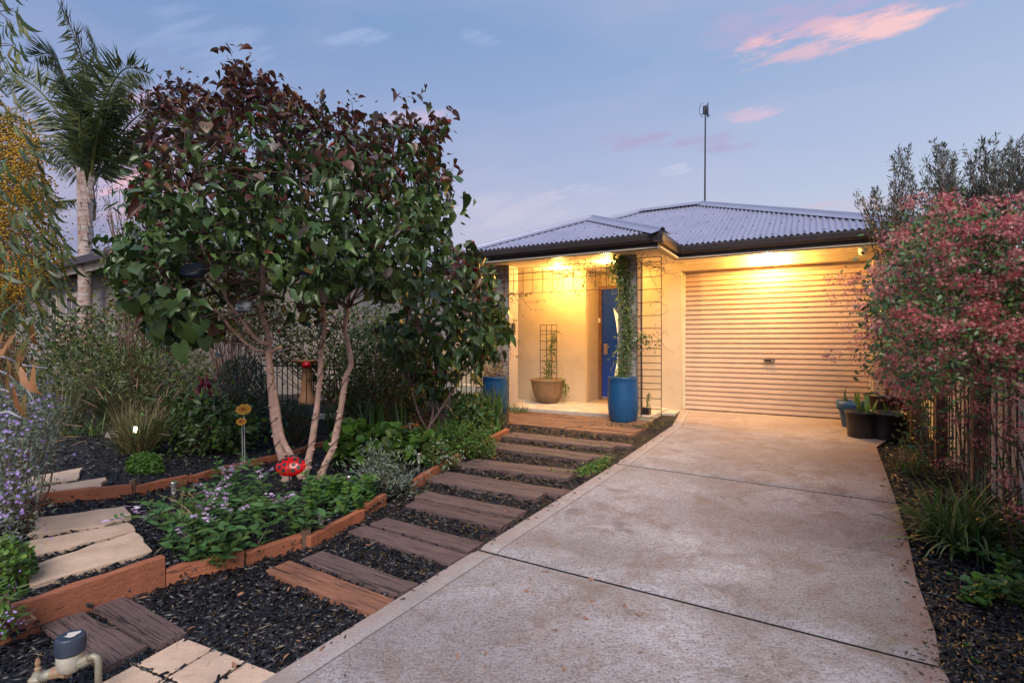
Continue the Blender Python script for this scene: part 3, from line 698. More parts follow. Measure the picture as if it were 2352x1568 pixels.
m = MB(); m.lathe(c_ + Vector((-.03, -.035, -.02)), [(0, .024), (.02, .016), (.024, 0), (0, -.0)], 12, (Vector((1, 0, 0)), Vector((0, .4, .9)), Vector((-.4, -.85, -.2)).normalized())); m.build('lens', M['dark'], sc)
# downpipe at the right corner
m = MB(); m.tube([H(2.9, -.42, 2.38), H(2.9, -.38, 2.3), H(2.9, -.07, 2.12), H(2.9, -.05, 2.0), H(2.9, -.05, .0)], .04, 10); m.build('downpipe', M['cream'], house, smooth=True)
# number plate / bell on left post
m = MB(); m.hbox(-2.468, -2.44, -1.05, -.97, 1.28, 1.40); bx = m.build('post_box', M['dark'], None, origin=H(-2.45, -1.0, 1.34)); tag(bx, 'small dark box fixed to the lit side of the left porch post', 'wall box')

# antenna
ab = H(-.10, 2.62, zr + .03)
an = empty('antenna', ab, 'tall thin mast on the roof ridge with a small round dish at its top', 'antenna')
m = MB(); at_ = ab + Vector((0.01, 0, 1.74)); m.tube([ab - Vector((0, 0, .1)), at_], [.017, .013], 8); m.build('mast', M['dark'], an)
m = MB(); dc = at_ + Vector((.055, .0, .10)); ax_ = (Vector((.35, .9, 0)).normalized(), Vector((0, 0, 1)), Vector((.93, -.36, .1)).normalized())
m.lathe(dc, [(0, -.05), (.06, -.045), (.11, -.025), (.15, 0), (.152, .008), (.11, -.015), (.06, -.035), (0, -.04)], 24, ax_); m.build('dish', plain('dish_grey', (.10, .13, .18), .5), an, smooth=True)
m = MB(); m.box(at_ + Vector((-.01, 0, .1)), (.06, .06, .16)); m.tube([at_ + Vector((-.09, 0, 0)), at_ + Vector((0, 0, .05)), at_ + Vector((.1, 0, -.02))], .007, 5); m.build('bracket', M['dark'], an)
m = MB(); m.tube([at_ + Vector((-.04, 0, .21)) + Vector((-.08 * math.sin(q), 0, .14 * math.cos(q) - .11)) for q in np.linspace(0, math.pi, 14)], .005, 5); m.build('cable', M['dark'], an)

# ------------------------------------------------------------------ neighbour's house
n0, n1 = Vector((-13.6, 14.3, 0)), Vector((-6.0, 9.3, 0)); nd = (n1 - n0).normalized(); nn_ = Vector((nd.y, -nd.x, 0)) if nd.y < 0 else Vector((-nd.y, nd.x, 0)); nn_ = Vector((nd.y, -nd.x, 0))
if nn_.y > 0: nn_ = -nn_
nh = empty('neighbour_house', n0, 'grey neighbouring house with blue grey roof half hidden behind the palm trunk', 'house')
Ln = (n1 - n0).length; ZU = Vector((0, 0, 1)); NX = (nd, -nn_, ZU)
def nb(a0, a1, d0, d1, z0, z1, m): m.box(n0 + nd * (a0 + a1) / 2 - nn_ * (d0 + d1) / 2 + ZU * (z0 + z1) / 2, (a1 - a0, abs(d1 - d0), z1 - z0), NX)
m = MB(); nb(0, Ln, 0, .2, -.3, 2.55, m); nb(0, .2, .2, 8, -.3, 2.55, m); nb(Ln - .2, Ln, .2, 8, -.3, 2.55, m); m.build('wall', M['nwall'], nh)
m = MB(); nb(-.45, Ln + .4, -.42, -.38, 2.5, 2.72, m); nb(-.45, Ln + .4, -.5, -.42, 2.66, 2.76, m); m.build('gutter', M['cream'], nh)
m = MB(); nb(-.45, Ln + .4, -.56, -.5, 2.64, 2.78, m); m.build('fascia', M['fascia'], nh)
m = MB(); e = lambda a, d, z: n0 + nd * a - nn_ * d + ZU * z
m.add([e(-.5, -.5, 2.76), e(Ln + .4, -.5, 2.76), e(Ln - 2.6, 3.2, 4.0), e(3.0, 3.2, 4.0)], [(0, 1, 2, 3)]); m.add([e(-.5, -.5, 2.76), e(3.0, 3.2, 4.0), e(-.5, 7, 2.76)], [(0, 1, 2)]); m.add([e(Ln + .4, -.5, 2.76), e(Ln + .4, 7, 2.76), e(Ln - 2.6, 3.2, 4.0)], [(0, 1, 2)]); m.add([e(-.5, 7, 2.76), e(3, 3.2, 4), e(Ln - 2.6, 3.2, 4), e(Ln + .4, 7, 2.76)], [(0, 1, 2, 3)])
m.build('roof', M['nroof'], nh)
for a0, a1 in ((4.0, 4.75), (3.0, 3.45)):
    m = MB(); nb(a0, a1, -.06, 0, .9, 2.2, m); f_ = m.build('window', M['cream'], nh)
    m = MB(); mid = (a0 + a1) / 2; nb(a0 + .09, mid - .04, -.07, -.06, 1.0, 2.1, m); m.build('pane', M['dglass'], f_)
    m = MB(); nb(mid + .04, a1 - .09, -.07, -.06, 1.0, 2.1, m); m.build('pane', M['dglass'], f_)
# brick house with red roof, far left
bh = empty('brick_house', (-15, 16, 0), 'red brick house with red roof glimpsed through the wattle at the far left', 'house')
m = MB(); m.box((-16.8, 17.5, 1.2), (5, 5, 2.8), rz=-.3); m.build('wall', M['brick'], bh)
m = MB(); cc = Vector((-16.8, 17.5, 2.6)); q = [cc + Vector((x * 3.0, y * 3.0, 0)) for x, y in ((-1, -1.1), (1, -1), (1.1, 1), (-1, 1))]; m.add(q + [cc + Vector((0, 0, 1.5))], [(0, 1, 4), (1, 2, 4), (2, 3, 4), (3, 0, 4), (3, 2, 1, 0)]); m.build('roof', M['redroof'], bh)

# ================================================================== PATH, EDGING, PAVERS
Zv = Vector((0, 0, 1))
def plank(m, l, r, wd, th, zt, jit=.004, out=None):
    """timber from l to r (ground points of its centre line)"""
    l, r = Vector(l), Vector(r); d = (r - l).normalized(); s_ = d.cross(Zv).normalized(); up = s_.cross(d)
    c = (l + r) / 2; n = 7; vs = []
    for i in range(n + 1):
        p = l + (r - l) * (i / n)
        for a, b in ((-1, 0), (1, 0), (1, 1), (-1, 1)):
            e = 0 if 0 < i < n else random.uniform(-.012, .012)
            vs.append(p + s_ * (a * (wd / 2 + random.uniform(-jit, jit))) + up * (zt - th * (1 - b) + (random.uniform(-jit, jit) * .6 if b else 0)) + d * e)
    fs = []
    for i in range(n):
        for k in range(4): fs.append((i * 4 + k, (i + 1) * 4 + k, (i + 1) * 4 + (k + 1) % 4, i * 4 + (k + 1) % 4))
    fs += [(0, 1, 2, 3), (n * 4 + 3, n * 4 + 2, n * 4 + 1, n * 4)]
    m.add(vs, fs)
path = bpy.data.objects.new('path', None); C.objects.link(path); path['kind'] = 'structure'; ORG['path'] = Vector((0, 0, 0))
quads = [  # (left front, right front, right back, left back) for each timber, surveyed
    ((611, 1308), (849, 1408), (907, 1372), (664, 1283), 'o'), ((688, 1281), (914, 1366), (959, 1337), (742, 1263), 'd'),
    ((797, 1218), (1037, 1294), (1069, 1269), (836, 1203), 'd'), ((843, 1200), (1076, 1265), (1106, 1243), (891, 1187), 'd'),
    ((936, 1160), (1149, 1211), (1177, 1191), (954, 1144), 'd'), ((962, 1142), (1183, 1187), (1208, 1169), (972, 1124), 'd')]
EXC = []
def quad_timber(q, zt=.035):
    lf, rf, rb, lb = [gp(*p, dz=zt) for p in q[:4]]
    l, r = (lf + lb) / 2, (rf + rb) / 2; d = (r - l).normalized(); s_ = d.cross(Zv)
    wd = (abs((lb - lf).dot(s_)) + abs((rb - rf).dot(s_))) / 2
    m = MB(); plank(m, l, r, wd, .09, 0); m.build('sleeper', M['sleeper_o' if q[4] == 'o' else 'sleeper'], path, bevel=.006, label='orange brown sleeper' if q[4] == 'o' else None)
    EXC.append([lf.xy, rf.xy, rb.xy, lb.xy]); return wd
for q in quads: print('sleeper w', quad_timber(q))
for (lx, ly, rx, ry, wpx) in [(1002, 1090, 1268, 1133, 0), (1063, 1059, 1336, 1089, 0), (1115, 1018, 1382, 1052, 0), (1158, 995, 1432, 1024, 0)]:
    a, b_ = gp(lx, ly, .035), gp(rx, ry, .035); d = (b_ - a).normalized(); s_ = d.cross(Zv).normalized()
    for sg in (-1, 1):
        o_ = s_ * (sg * .084); e0, e1 = random.uniform(-.03, .03), random.uniform(-.02, .02)
        # ends follow the edge of the driveway
        l, r = a + o_ - d * (sg * .02) + d * e0, b_ + o_ - d * sg * .07 + d * e1
        m = MB(); plank(m, l, r, .152, .09, 0); m.build('sleeper', M['sleeper'], path, bevel=.006)
        h = s_ * .076; EXC.append([(l + h).xy, (r + h).xy, (r - h).xy, (l - h).xy])
# platform of boards in front of the porch
deck = bpy.data.objects.new('boardwalk', None); C.objects.link(deck); deck['kind'] = 'structure'; ORG['boardwalk'] = Vector((0, 0, 0))
rowv = [(-1.225, .13), (-1.375, .145), (-1.53, .145), (-1.68, .15), (-1.835, .15), (-1.99, .15), (-2.145, .15)]
le = [(-2.42, -2.40, -2.36, -2.30, -2.22, -2.1)]; brk = [(-1.5,), (-1.75, -.62), (-1.1,), (-1.6, -.95), (-.7,), (-1.35, -.8), (-1.0,)]
for i, (v, wd) in enumerate(rowv):
    cuts = [-2.5 + .095 * i] + [b_ + random.uniform(-.08, .08) for b_ in brk[i]] + [(-.07 - .006 * i) if i > 1 else -.12]
    for a, b_ in zip(cuts[:-1], cuts[1:]):
        gv = (v + 1.87) / .6; slop = -.0
        l, r = H(a + .006, v + slop * a, 0), H(b_ - .006, v + slop * b_, 0); zt = .035
        l.z = float(G(l.x, l.y)); r.z = float(G(r.x, r.y))
        m = MB(); plank(m, l, r, wd - .014, .07, zt + random.uniform(-.004, .004), .003); m.build('plank', M['deck'], deck, bevel=.004)
EXC.append([H(-2.6, -1.18, 0).xy, H(-.05, -1.18, 0).xy, H(-.06, -2.2, 0).xy, H(-2.0, -2.2, 0).xy])
# two dark sleepers bottom left (their own short run)
for q in [((190, 1383 - 8), (358, 1490), (424, 1434 + 3), (262, 1355), 'd'), ((84, 1430), (244, 1535), (334, 1472), (166, 1393), 'd')]:
    quad_timber(q, .04)

# garden bed edging sleepers on edge
def edge_board(p, q, hgt, name='edging_sleeper', th=.05, ga=None, zb=-.03):
    a, b_ = gp(*p), gp(*q)
    m = MB(); d = (b_ - a); d.z = 0; L = d.length; d.normalize(); s_ = d.cross(Zv)
    n = 6; vs = []
    for i in range(n + 1):
        c = a + (b_ - a) * (i / n); c.z = float(G(c.x, c.y))
        for x, z in ((-th / 2, zb), (th / 2, zb), (th / 2, hgt), (-th / 2, hgt)):
            j = random.uniform(-.004, .004); vs.append(c + s_ * (x + j) + Zv * (z + (random.uniform(-.005, .005) if z > 0 else 0)) + s_ * 0)
    fs = []
    for i in range(n):
        for k in range(4): fs.append((i * 4 + k, (i + 1) * 4 + k, (i + 1) * 4 + (k + 1) % 4, i * 4 + (k + 1) % 4))
    fs += [(0, 1, 2, 3), (n * 4 + 3, n * 4 + 2, n * 4 + 1, n * 4)]; m.add(vs, fs); return m
edg = empty('garden_edging', gp(560, 1290), 'low red timber sleeper edging curving along the left side of the sleeper path', 'garden edging')
for p, q, h in [((-90, 1520), (376, 1347), .17), ((381, 1346), (560, 1300), .095), ((563, 1300), (697, 1256), .085), ((707, 1262), (832, 1194), .085), ((826, 1191), (882, 1158), .085), ((944, 1128), (1061, 1054), .085), ((1066, 1050), (1166, 1000), .09)]:
    edge_board(p, q, h).build('edging_sleeper', M['edging'], edg, bevel=.004)
m = MB(); c_ = gp(702, 1258); m.box(c_ + Zv * .05, (.05, .05, .14), rz=.6); m.build('peg', M['barkdark'], edg)
edg2 = empty('terrace_edging', gp(400, 1130), 'second row of red sleepers holding the upper terrace behind the tree', 'garden edging')
for p, q, h in [((93, 1176), (306, 1153), .15), ((310, 1152), (430, 1124), .13), ((432, 1124), (530, 1094), .115), ((532, 1093), (650, 1064), .11), ((650, 1064), (720, 1040), .10), ((720, 1038), (960, 987), .09)]:
    edge_board(p, q, h).build('edging_sleeper', M['edging'], edg2, bevel=.004)
m = MB(); c_ = gp(306, 1152); m.box(c_ + Zv * .08, (.04, .05, .2), rz=.3); m.build('peg', M['barkdark'], edg2)

# sandstone stepping slabs
def stone_slab(name, pts, zt, th=.05, parent=None, mat='stone', rough=.016, kind=None):
    P = [gp(*p, dz=zt) for p in pts]; out = []
    for i in range(len(P)):
        a, b_ = P[i], P[(i + 1) % len(P)]; k = max(2, int((b_ - a).length / .08))
        for j in range(k):
            q = a + (b_ - a) * (j / k); nrm = (b_ - a).cross(Zv).normalized(); out.append(q + nrm * random.uniform(-rough, rough) * (1 if j else 1.4))
    m = MB(); m.prism([p - Zv * th for p in out], out); return m.build(name, M[mat], parent, bevel=.006), out
terr = bpy.data.objects.new('stepping_path', None); C.objects.link(terr); terr['kind'] = 'structure'; ORG['stepping_path'] = Vector((0, 0, 0))
for pts, z in [([(45, 1118), (70, 1095), (186, 1073), (178, 1098)], .115), ([(50, 1140), (95, 1118), (243, 1095), (232, 1118), (90, 1137)], .115),
               ([(72, 1225), (85, 1188), (292, 1160), (300, 1185), (240, 1205)], .085), ([(56, 1245), (75, 1240), (302, 1196), (312, 1215), (75, 1275)], .085), ([(56, 1304), (95, 1290), (312, 1217), (350, 1262), (78, 1341)], .085)]:
    EXC.append([p.xy for p in stone_slab('stepping_stone', pts, z, parent=terr)[1]])
# paved apron of square pavers, bottom left
pav = bpy.data.objects.new('paved_strip', None); C.objects.link(pav); pav['kind'] = 'structure'; ORG['paved_strip'] = Vector((0, 0, 0))
a, b_, c_ = gp(309, 1519, .03), gp(424, 1457, .03), gp(370, 1551, .03)
e1 = (b_ - a); e2 = (gp(488, 1486, .03) - b_); L1, L2 = e1.length, e2.length; d1 = e1.normalized(); d2 = (e2 - d1 * e2.dot(d1)).normalized()
print('paver', L1, L2)
PAVX = []
for i in range(-4, 1):
    for j in range(0, 5):
        if i < 0 and j < 0: continue
        k = 0.45 if i % 2 else 0
        o_ = a + d1 * (i * L1) + d2 * (j * L2 + (0 if i == 0 else 0)); g = .006
        if (o_ + d1 * L1 / 2).y < .4: continue
        q = [o_ + d1 * g + d2 * g, o_ + d1 * (L1 - g) + d2 * g, o_ + d1 * (L1 - g) + d2 * (L2 - g), o_ + d1 * g + d2 * (L2 - g)]
        # stop at the driveway
        ce = (q[0] + q[2]) / 2
        if inpoly(np.array([[ce.x + .05, ce.y]]), drv_poly)[0]: continue
        dz = random.uniform(-.003, .003)
        for p in q: p.z = float(G(p.x, p.y)) + .020 + dz
        m = MB(); m.prism([p - Zv * .05 for p in q], q); m.build('paver', M['stone'], pav, bevel=.004)
        EXC.append([p.xy for p in q])

# ------------------------------------------------------------------ mulch chips
BED_Z = .05
def lift(p):   # height of mulch above the base slope
    return 0
beds = bpy.data.objects  # (namespace only)
def pts_uniform(x0, x1, y0, y1, n): return R.random((n, 2)) * [x1 - x0, y1 - y0] + [x0, y0]
EP = [np.array(gp(*p))[:2] for p in [(-200, 1570), (376, 1350), (560, 1302), (700, 1260), (832, 1196), (884, 1162), (944, 1130), (1061, 1056), (1166, 1002)]]
BED1 = np.array(EP + [np.array(gp(1170, 955))[:2], np.array([-2, 9.4]), np.array([-9, 12]), np.array([-9, 2])])
EP2 = [np.array(gp(*p))[:2] for p in [(-300, 1240), (100, 1178), (304, 1152), (430, 1124), (530, 1094), (650, 1064), (720, 1040), (960, 986)]]
BED2 = np.array(EP2 + [np.array([-1.2, 9.6]), np.array([-14, 13]), np.array([-14, 4])])
def bedsheet(name, poly, z):
    m = MB(); m.add([(p[0], p[1], float(G(p[0], p[1])) + z) for p in poly], [tuple(range(len(poly)))])
    me_o = m.build(name, M['mulch'], kind='structure'); return me_o
def bedgrid(name, poly, z, step=.25):
    poly = np.asarray(poly); lo, hi = poly.min(0) - step, poly.max(0) + step
    gx, gy = np.arange(lo[0], hi[0], step), np.arange(lo[1], hi[1], step); P = np.array([(x, y) for y in gy for x in gx])
    ins = inpoly(P, poly); nxg = len(gx); m = MB()
    m.v = [(p[0], p[1], float(G(p[0], p[1])) + z) for p in P]
    for j in range(len(gy) - 1):
        for i in range(nxg - 1):
            a = j * nxg + i; idx = (a, a + 1, a + nxg + 1, a + nxg)
            if all(ins[k] for k in idx): m.f.append(idx)
    # rim strip right up to the outline
    for i in range(len(poly)):
        pass
    return m.build(name, M['mulch'], kind='structure')
bedsheet('garden_bed', BED1, .045); bedsheet('upper_bed', BED2, .085)
def zmulch(P):
    z = G(P[:, 0], P[:, 1]) - .004
    z = np.where(inpoly(P, BED1), G(P[:, 0], P[:, 1]) + .048, z)
    return np.where(inpoly(P, BED2), G(P[:, 0], P[:, 1]) + .088, z)
def chips(n, reg, size, name):
    P = reg(n); keep = ~inpoly(P, drv_poly)
    for e_ in EXC: keep &= ~inpoly(P, np.array([tuple(q) for q in e_]))
    P = P[keep]; n = len(P); dd = np.linalg.norm(P, axis=1)
    low = ~inpoly(P, BED1) & ~inpoly(P, BED2)
    z = zmulch(P) + np.where(low, R.random(n) * .026, R.random(n) * .02)
    a = R.random(n) * 2 * np.pi; pt = R.normal(0, .28, n); rl = R.normal(0, .5, n)
    tip = np.stack([np.cos(a) * np.cos(pt), np.sin(a) * np.cos(pt), np.sin(pt)], 1)
    nrm = np.stack([rl * np.sin(a), -rl * np.cos(a), np.ones(n)], 1)
    s = size * (.3 + 1.5 * R.random(n) ** 1.3) * (1 + .06 * dd)
    V = CHIP[0][:, [1, 0, 2]]; fr = frames(nrm, tip, s, s * R.uniform(.45, 1.0, n))
    return scatter(name, np.column_stack([P, z]), fr, (V, CHIP[1]), M['mulchchip'], None, R.random(n))
def reg_px(x0, x1, y0, y1, mixw=.5):
    def f(n):
        px, py = R.uniform(x0, x1, n), y0 + (y1 - y0) * R.random(n) ** .8; a, k = (px - 1176) / F, (784 - py) / F
        d = (CAMZ + .244) / (.029 * (.5 * a + .866) - k); P = np.stack([a * d, d], 1); return P + R.normal(0, .02, P.shape)
    return f
c1 = chips(24000, reg_px(-150, 1100, 1150, 1640), .034, 'mulch_chips')
c2 = chips(13000, reg_px(0, 1560, 960, 1330), .032, 'mulch_chips')
c3 = chips(15000, reg_px(1990, 2500, 1000, 1640), .034, 'mulch_chips')
c5 = chips(6500, lambda n: (lambda u, v: np.stack([2.655 + .866 * u + .5 * v, 8.19 - .5 * u + .866 * v], 1))(R.uniform(-2.1, .0, n), R.uniform(-5.6, -2.1, n)), .030, 'mulch_chips')
c4 = chips(5000, lambda n: np.stack([R.uniform(-5, 0, n), R.uniform(3.5, 8.5, n)], 1), .035, 'mulch_chips')
# litter: straw bits, dead leaves, stray chips on the concrete
def litter(n, reg, tpl, mats, s0, s1, name, z=.03, wk=1, keepfn=None, pitch=.25):
    P = reg(n); 
    if keepfn is not None: P = P[keepfn(P)]
    n = len(P); on = inpoly(P, drv_poly); zz = np.where(on, G(P[:, 0], P[:, 1]) + .033, zmulch(P) + z + .012)
    a = R.random(n) * 6.28; pt = R.normal(0, pitch, n) * np.where(on, .1, 1); tip = np.stack([np.cos(a), np.sin(a), pt], 1); nrm = np.stack([R.normal(0, .3, n), R.normal(0, .3, n), np.ones(n)], 1)
    s = R.uniform(s0, s1, n); return scatter(name, np.column_stack([P, zz]), frames(nrm, tip, s, s * wk), tpl, mats, R.integers(0, len(mats), n))
litter(420, reg_px(100, 1500, 960, 1560), NEED, [M['straw']], .03, .09, 'straw_litter', .015, .38, lambda P: ~inpoly(P, drv_poly))
litter(60, reg_px(2030, 2350, 1030, 1560), NEED, [M['straw']], .02, .06, 'straw_litter', .015, .4)
litter(46, reg_px(300, 1500, 980, 1560), OVAL, [M['dryleaf']], .02, .045, 'fallen_leaves', .035)
litter(170, reg_px(700, 2200, 990, 1560), NEED, [M['barkdark'], M['dark'], M['dryleaf']], .006, .028, 'driveway_litter', .0, .8, lambda P: inpoly(P, drv_poly))
litter(90, reg_px(700, 2200, 990, 1560), TINY, [M['dark'], M['dryleaf']], .006, .014, 'driveway_litter', .0, 1.6, lambda P: inpoly(P, drv_poly))
litter(240, lambda n: (lambda t, k: (np.array([DRV[i] for i in k]) * (1 - t[:, None]) + np.array([DRV[i + 1] for i in k]) * t[:, None]) + R.normal(0, .035, (len(t), 2)))(R.random(n), R.integers(0, 4, n)), (CHIP[0][:, [1, 0, 2]], CHIP[1]), [M['mulchchip']], .008, .03, 'edge_litter', .01, 1)
litter(240, lambda n: (lambda t, k: (np.array([DRV[i] for i in k]) * (1 - t[:, None]) + np.array([DRV[i + 1] for i in k]) * t[:, None]) + R.normal(0, .05, (len(t), 2)))(R.random(n), R.integers(6, 13, n)), (CHIP[0][:, [1, 0, 2]], CHIP[1]), [M['mulchchip']], .008, .028, 'edge_litter', .01, 1)

# ================================================================== right-hand boundary
def FP(u, v, z):
    p = H(u, v, 0); p.z = float(G(p.x, p.y)) + z; return p
fc = empty('boundary_fence', FP(2.98, -3.5, 0), 'cream ribbed steel fence running along the right side of the driveway', 'fence')
vv = -.02; k = 0
while vv > -7.6:
    m = MB(); L = .76; vs = []
    prof = [(0, 0), (.04, .018), (.11, .018), (.15, 0), (.30, 0), (.34, .018), (.41, .018), (.45, 0), (.60, 0), (.64, .018), (.71, .018), (.755, 0)]
    for z in (0, 1.72):
        for a, x in prof: vs.append(FP(2.99 - x, vv - a, z))
    n = len(prof); m.add(vs, [(i, i + 1, n + i + 1, n + i) for i in range(n - 1)]); m.build('fence_panel', M['fence'], fc); vv -= L
m = MB()
for v0 in np.arange(0, -7.6, -1.9): m.box(FP((2.98), v0 - .95, 1.73), (1.9, .05, .04), (VX, UX, Zv))
m.build('top_rail', M['fence'], fc)
for v in (-.95, -2.35, -3.62, -5.0):
    m = MB(); m.box(FP(2.80, v, .62 if v > -2 else .7), (.085, .085, 1.3 if v > -2 else 1.45), (UX, VX, Zv)); o = m.build('trellis_post', M['post'], None, origin=FP(2.8, v, 0), bevel=.004)
    tag(o, {-.95: 'orange lit timber trellis post right behind the black plant pots', -2.35: 'brown timber trellis post under the middle of the pink flowered climber', -3.62: 'dark brown timber post standing behind the strappy grass clump', -5.0: 'timber trellis post nearest the camera at the right edge'}[v], 'post')
tr = empty('bar_trellis', FP(2.84, -3, 0), 'dark steel bar trellis standing in front of the cream fence under the pink climber', 'trellis')
m = MB()
for v in np.arange(-.9, -6.2, -.14): m.tube([FP(2.84, v, .05), FP(2.84 + random.uniform(-.01, .01), v, 1.25)], .0055, 5)
m.build('upright_bar', M['dark'], tr, kind='stuff')
for z in (.22, .62, 1.02): m = MB(); m.tube([FP(2.832, v, z + .02 * math.sin(v * 2)) for v in np.linspace(-.9, -6.2, 12)], .007, 5); m.build('cross_bar', M['rust'], tr)

# ================================================================== POTS AND PORCH THINGS
def pot(name, loc, prof, mat, label, soil_r, soil_z, rings=None, cat='plant pot', grp=None):
    e_ = empty(name, loc, label, cat, grp)
    m = MB(); m.lathe(loc, prof, 36); m.build('pot_body', mat, e_, smooth=True)
    m = MB(); m.lathe(Vector(loc) + Zv * soil_z, [(0, .01), (soil_r * .6, .006), (soil_r, 0)], 24); m.build('potting_soil', M['soil'], e_)
    return e_
def tall(w_, h_): return [(w_ * .80, 0), (w_ * .90, .03), (w_ * 1.0, h_ * .35), (w_ * 1.0, h_ * .6), (w_ * .96, h_ * .86), (w_ * .94, h_ * .95), (w_ * .97, h_ * .965), (w_ * .97, h_), (w_ * .91, h_), (w_ * .90, h_ * .9)]
pB = gp(1431, 966, .03); pB.z = float(G(pB.x, pB.y)) + .03
pot('blue_pot', pB, tall(.212, .615), M['bluepot'], 'tall blue glazed pot with a climbing vine, in front of the right porch post', .18, .56)
pA = gp(1137, 950, .02); pA.z = float(G(pA.x, pA.y))
pot('blue_pot', pA, tall(.20, .60), M['bluepot'], 'tall blue glazed pot half hidden by strap leaves beside the left porch post', .17, .55)
pC = H(-2.18, -.30, .045)
pot('bowl_pot', pC, [(.13, 0), (.17, .01), (.23, .12), (.275, .28), (.29, .37), (.305, .385), (.305, .41), (.275, .41), (.265, .34)], M['brownpot'], 'wide round brown pot holding a small trellis against the porch wall', .26, .37)
bk = M['blackplastic']
def nursery(px, py, r, h, label, dz=0.0):
    l = gp(px, py, dz); l.z = float(G(l.x, l.y)) + .03
    return l, pot('black_pot', l, [(r * .84, 0), (r * .86, .01), (r * .98, h * .9), (r * 1.05, h * .9), (r * 1.06, h), (r * .98, h), (r * .95, h * .88)], bk, label, r * .94, h * .85)
k1 = nursery(1978, 1008, .16, .30, 'black plastic pot of broad leaved bulbs, leftmost of the dark pots')
k2 = nursery(2040, 1012, .19, .30, 'black plastic pot with two short shoots, nearest the camera')
k3 = nursery(2035, 982, .23, .40, 'largest black pot behind the others with a small tree in it')
l4 = gp(1955, 985); l4.z = float(G(l4.x, l4.y)) + .03
e4 = pot('blue_plastic_pot', l4, [(.095, 0), (.10, .01), (.135, .22), (.16, .22), (.165, .33), (.15, .33), (.13, .2)], M['bluepot'], 'tapered blue plastic pot with a wide rim beside the roller door', .13, .26)
# small planter crate by the post, door mat
m = MB(); c_ = gp(1484, 962); c_.z = float(G(c_.x, c_.y))
for z in (.03, .07, .11, .15): 
    for sx in (-1, 1): m.box(c_ + UX * .055 * sx + Zv * z, (.008, .12, .025), (UX, VX, Zv)); m.box(c_ + VX * .058 * sx + Zv * z, (.11, .008, .025), (UX, VX, Zv))
for sx in (-1, 1):
    for sy in (-1, 1): m.box(c_ + UX * .05 * sx + VX * .052 * sy + Zv * .085, (.014, .014, .17), (UX, VX, Zv))
cr = m.build('planter_crate', M['blackplastic'], None, origin=c_); tag(cr, 'small dark slatted planter crate on the ground right of the blue pot', 'planter')
m = MB(); m.lathe(c_, [(0, .14), (.05, .14)], 8); m.build('potting_soil', M['soil'], cr)
m = MB(); m.hbox(-1.52, -.9, .12, .52, .046, .06); mt = m.build('door_mat', plain('coir', (.42, .27, .13), .95, c2=(.3, .19, .09), s=30, bmp=.8, bs=200), None, bevel=.003); tag(mt, 'brown coir door mat on the porch in front of the blue door', 'door mat')

# wire mesh trellises
def mesh_panel(name, label, P, us, zs, rad=.0045, mat='rust'):
    e_ = empty(name, P(us[0], zs[0]), label, 'trellis')
    m = MB()
    for u in us: m.tube([P(u, zs[0]), P(u + random.uniform(-.006, .006), (zs[0] + zs[-1]) / 2), P(u, zs[-1])], rad, 5)
    m.build('upright_wire', M[mat], e_, kind='stuff')
    m = MB()
    for z in zs: m.tube([P(us[0], z), P((us[0] + us[-1]) / 2, z + random.uniform(-.006, .006)), P(us[-1], z)], rad, 5)
    m.build('cross_wire', M[mat], e_, kind='stuff'); return e_
mesh_panel('wire_trellis', 'rusty wire mesh panel hanging across the top of the porch opening', lambda u, z: H(u, -1.16, z), list(np.arange(-3.05, -.36, .172)), [1.86, 2.07, 2.17, 2.26])
mesh_panel('wire_trellis', 'tall rusty wire mesh standing to the right of the blue pot', lambda u, z: H(u, -1.17, z), [-.36, -.30, -.02], [.04, .17, .31, .44, .52, .62, .71, .80, .90, 1.0, 1.1, 1.28, 1.46, 1.64, 1.82, 2.0, 2.2, 2.27], .0055)
mesh_panel('wire_trellis', 'rusty wire mesh wrapped in dry vine on the left porch post', lambda u, z: H(u, -1.17, z), [-3.05, -2.9, -2.72, -2.56, -2.45], list(np.arange(.1, 2.2, .17)), .0045)
pt = pC + Zv * .36
mesh_panel('pot_trellis', 'small wire trellis standing in the brown bowl pot', lambda u, z: pt + UX * u + VX * .03 + Zv * z, [-.16, -.04, .06, .16], [0, .15, .35, .55, .70, .82, .88, .98], .006, 'dark')
# stake beside the right post
m = MB(); m.tube([H(-.33, -1.05, .05), H(-.33, -1.05, 2.2)], .011, 6); o = m.build('support_rod', M['dark'], None, origin=H(-.33, -1.05, .05)); tag(o, 'long dark rod standing against the right porch post', 'rod')

# ================================================================== GARDEN ORNAMENTS
# ladybird stake
lb = W(668, 1071, 4.05)
le_ = empty('ladybird_ornament', gp(669, 1160), 'red metal ladybird with black spots on a stake at the foot of the tree', 'garden ornament')
axl = (Vector((1, .05, 0)).normalized(), Vector((-.03, .55, .83)).normalized(), Vector((0, -.83, .55)).normalized())
def dome(m, c, rx, ry, rz, ax, a0=0, a1=2 * math.pi, n=24, r=6):
    vs = []; fs = []
    for i in range(r + 1):
        t = i / r * math.pi / 2
        for k in range(n + 1):
            q = a0 + (a1 - a0) * k / n; vs.append(c + ax[0] * rx * math.sin(t) * math.cos(q) + ax[1] * ry * math.sin(t) * math.sin(q) + ax[2] * rz * math.cos(t))
    for i in range(r):
        for k in range(n): fs.append((i * (n + 1) + k, i * (n + 1) + k + 1, (i + 1) * (n + 1) + k + 1, (i + 1) * (n + 1) + k))
    m.add(vs, fs)
RX, RY, RZ = .112, .078, .045
m = MB(); dome(m, lb - axl[0] * .0025, RX, RY, RZ, axl, math.pi / 2, 3 * math.pi / 2); m.build('wing', M['redgloss'], le_, smooth=True)
m = MB(); dome(m, lb + axl[0] * .003, RX, RY, RZ, axl, -math.pi / 2, math.pi / 2); m.build('wing', M['redgloss'], le_, smooth=True)
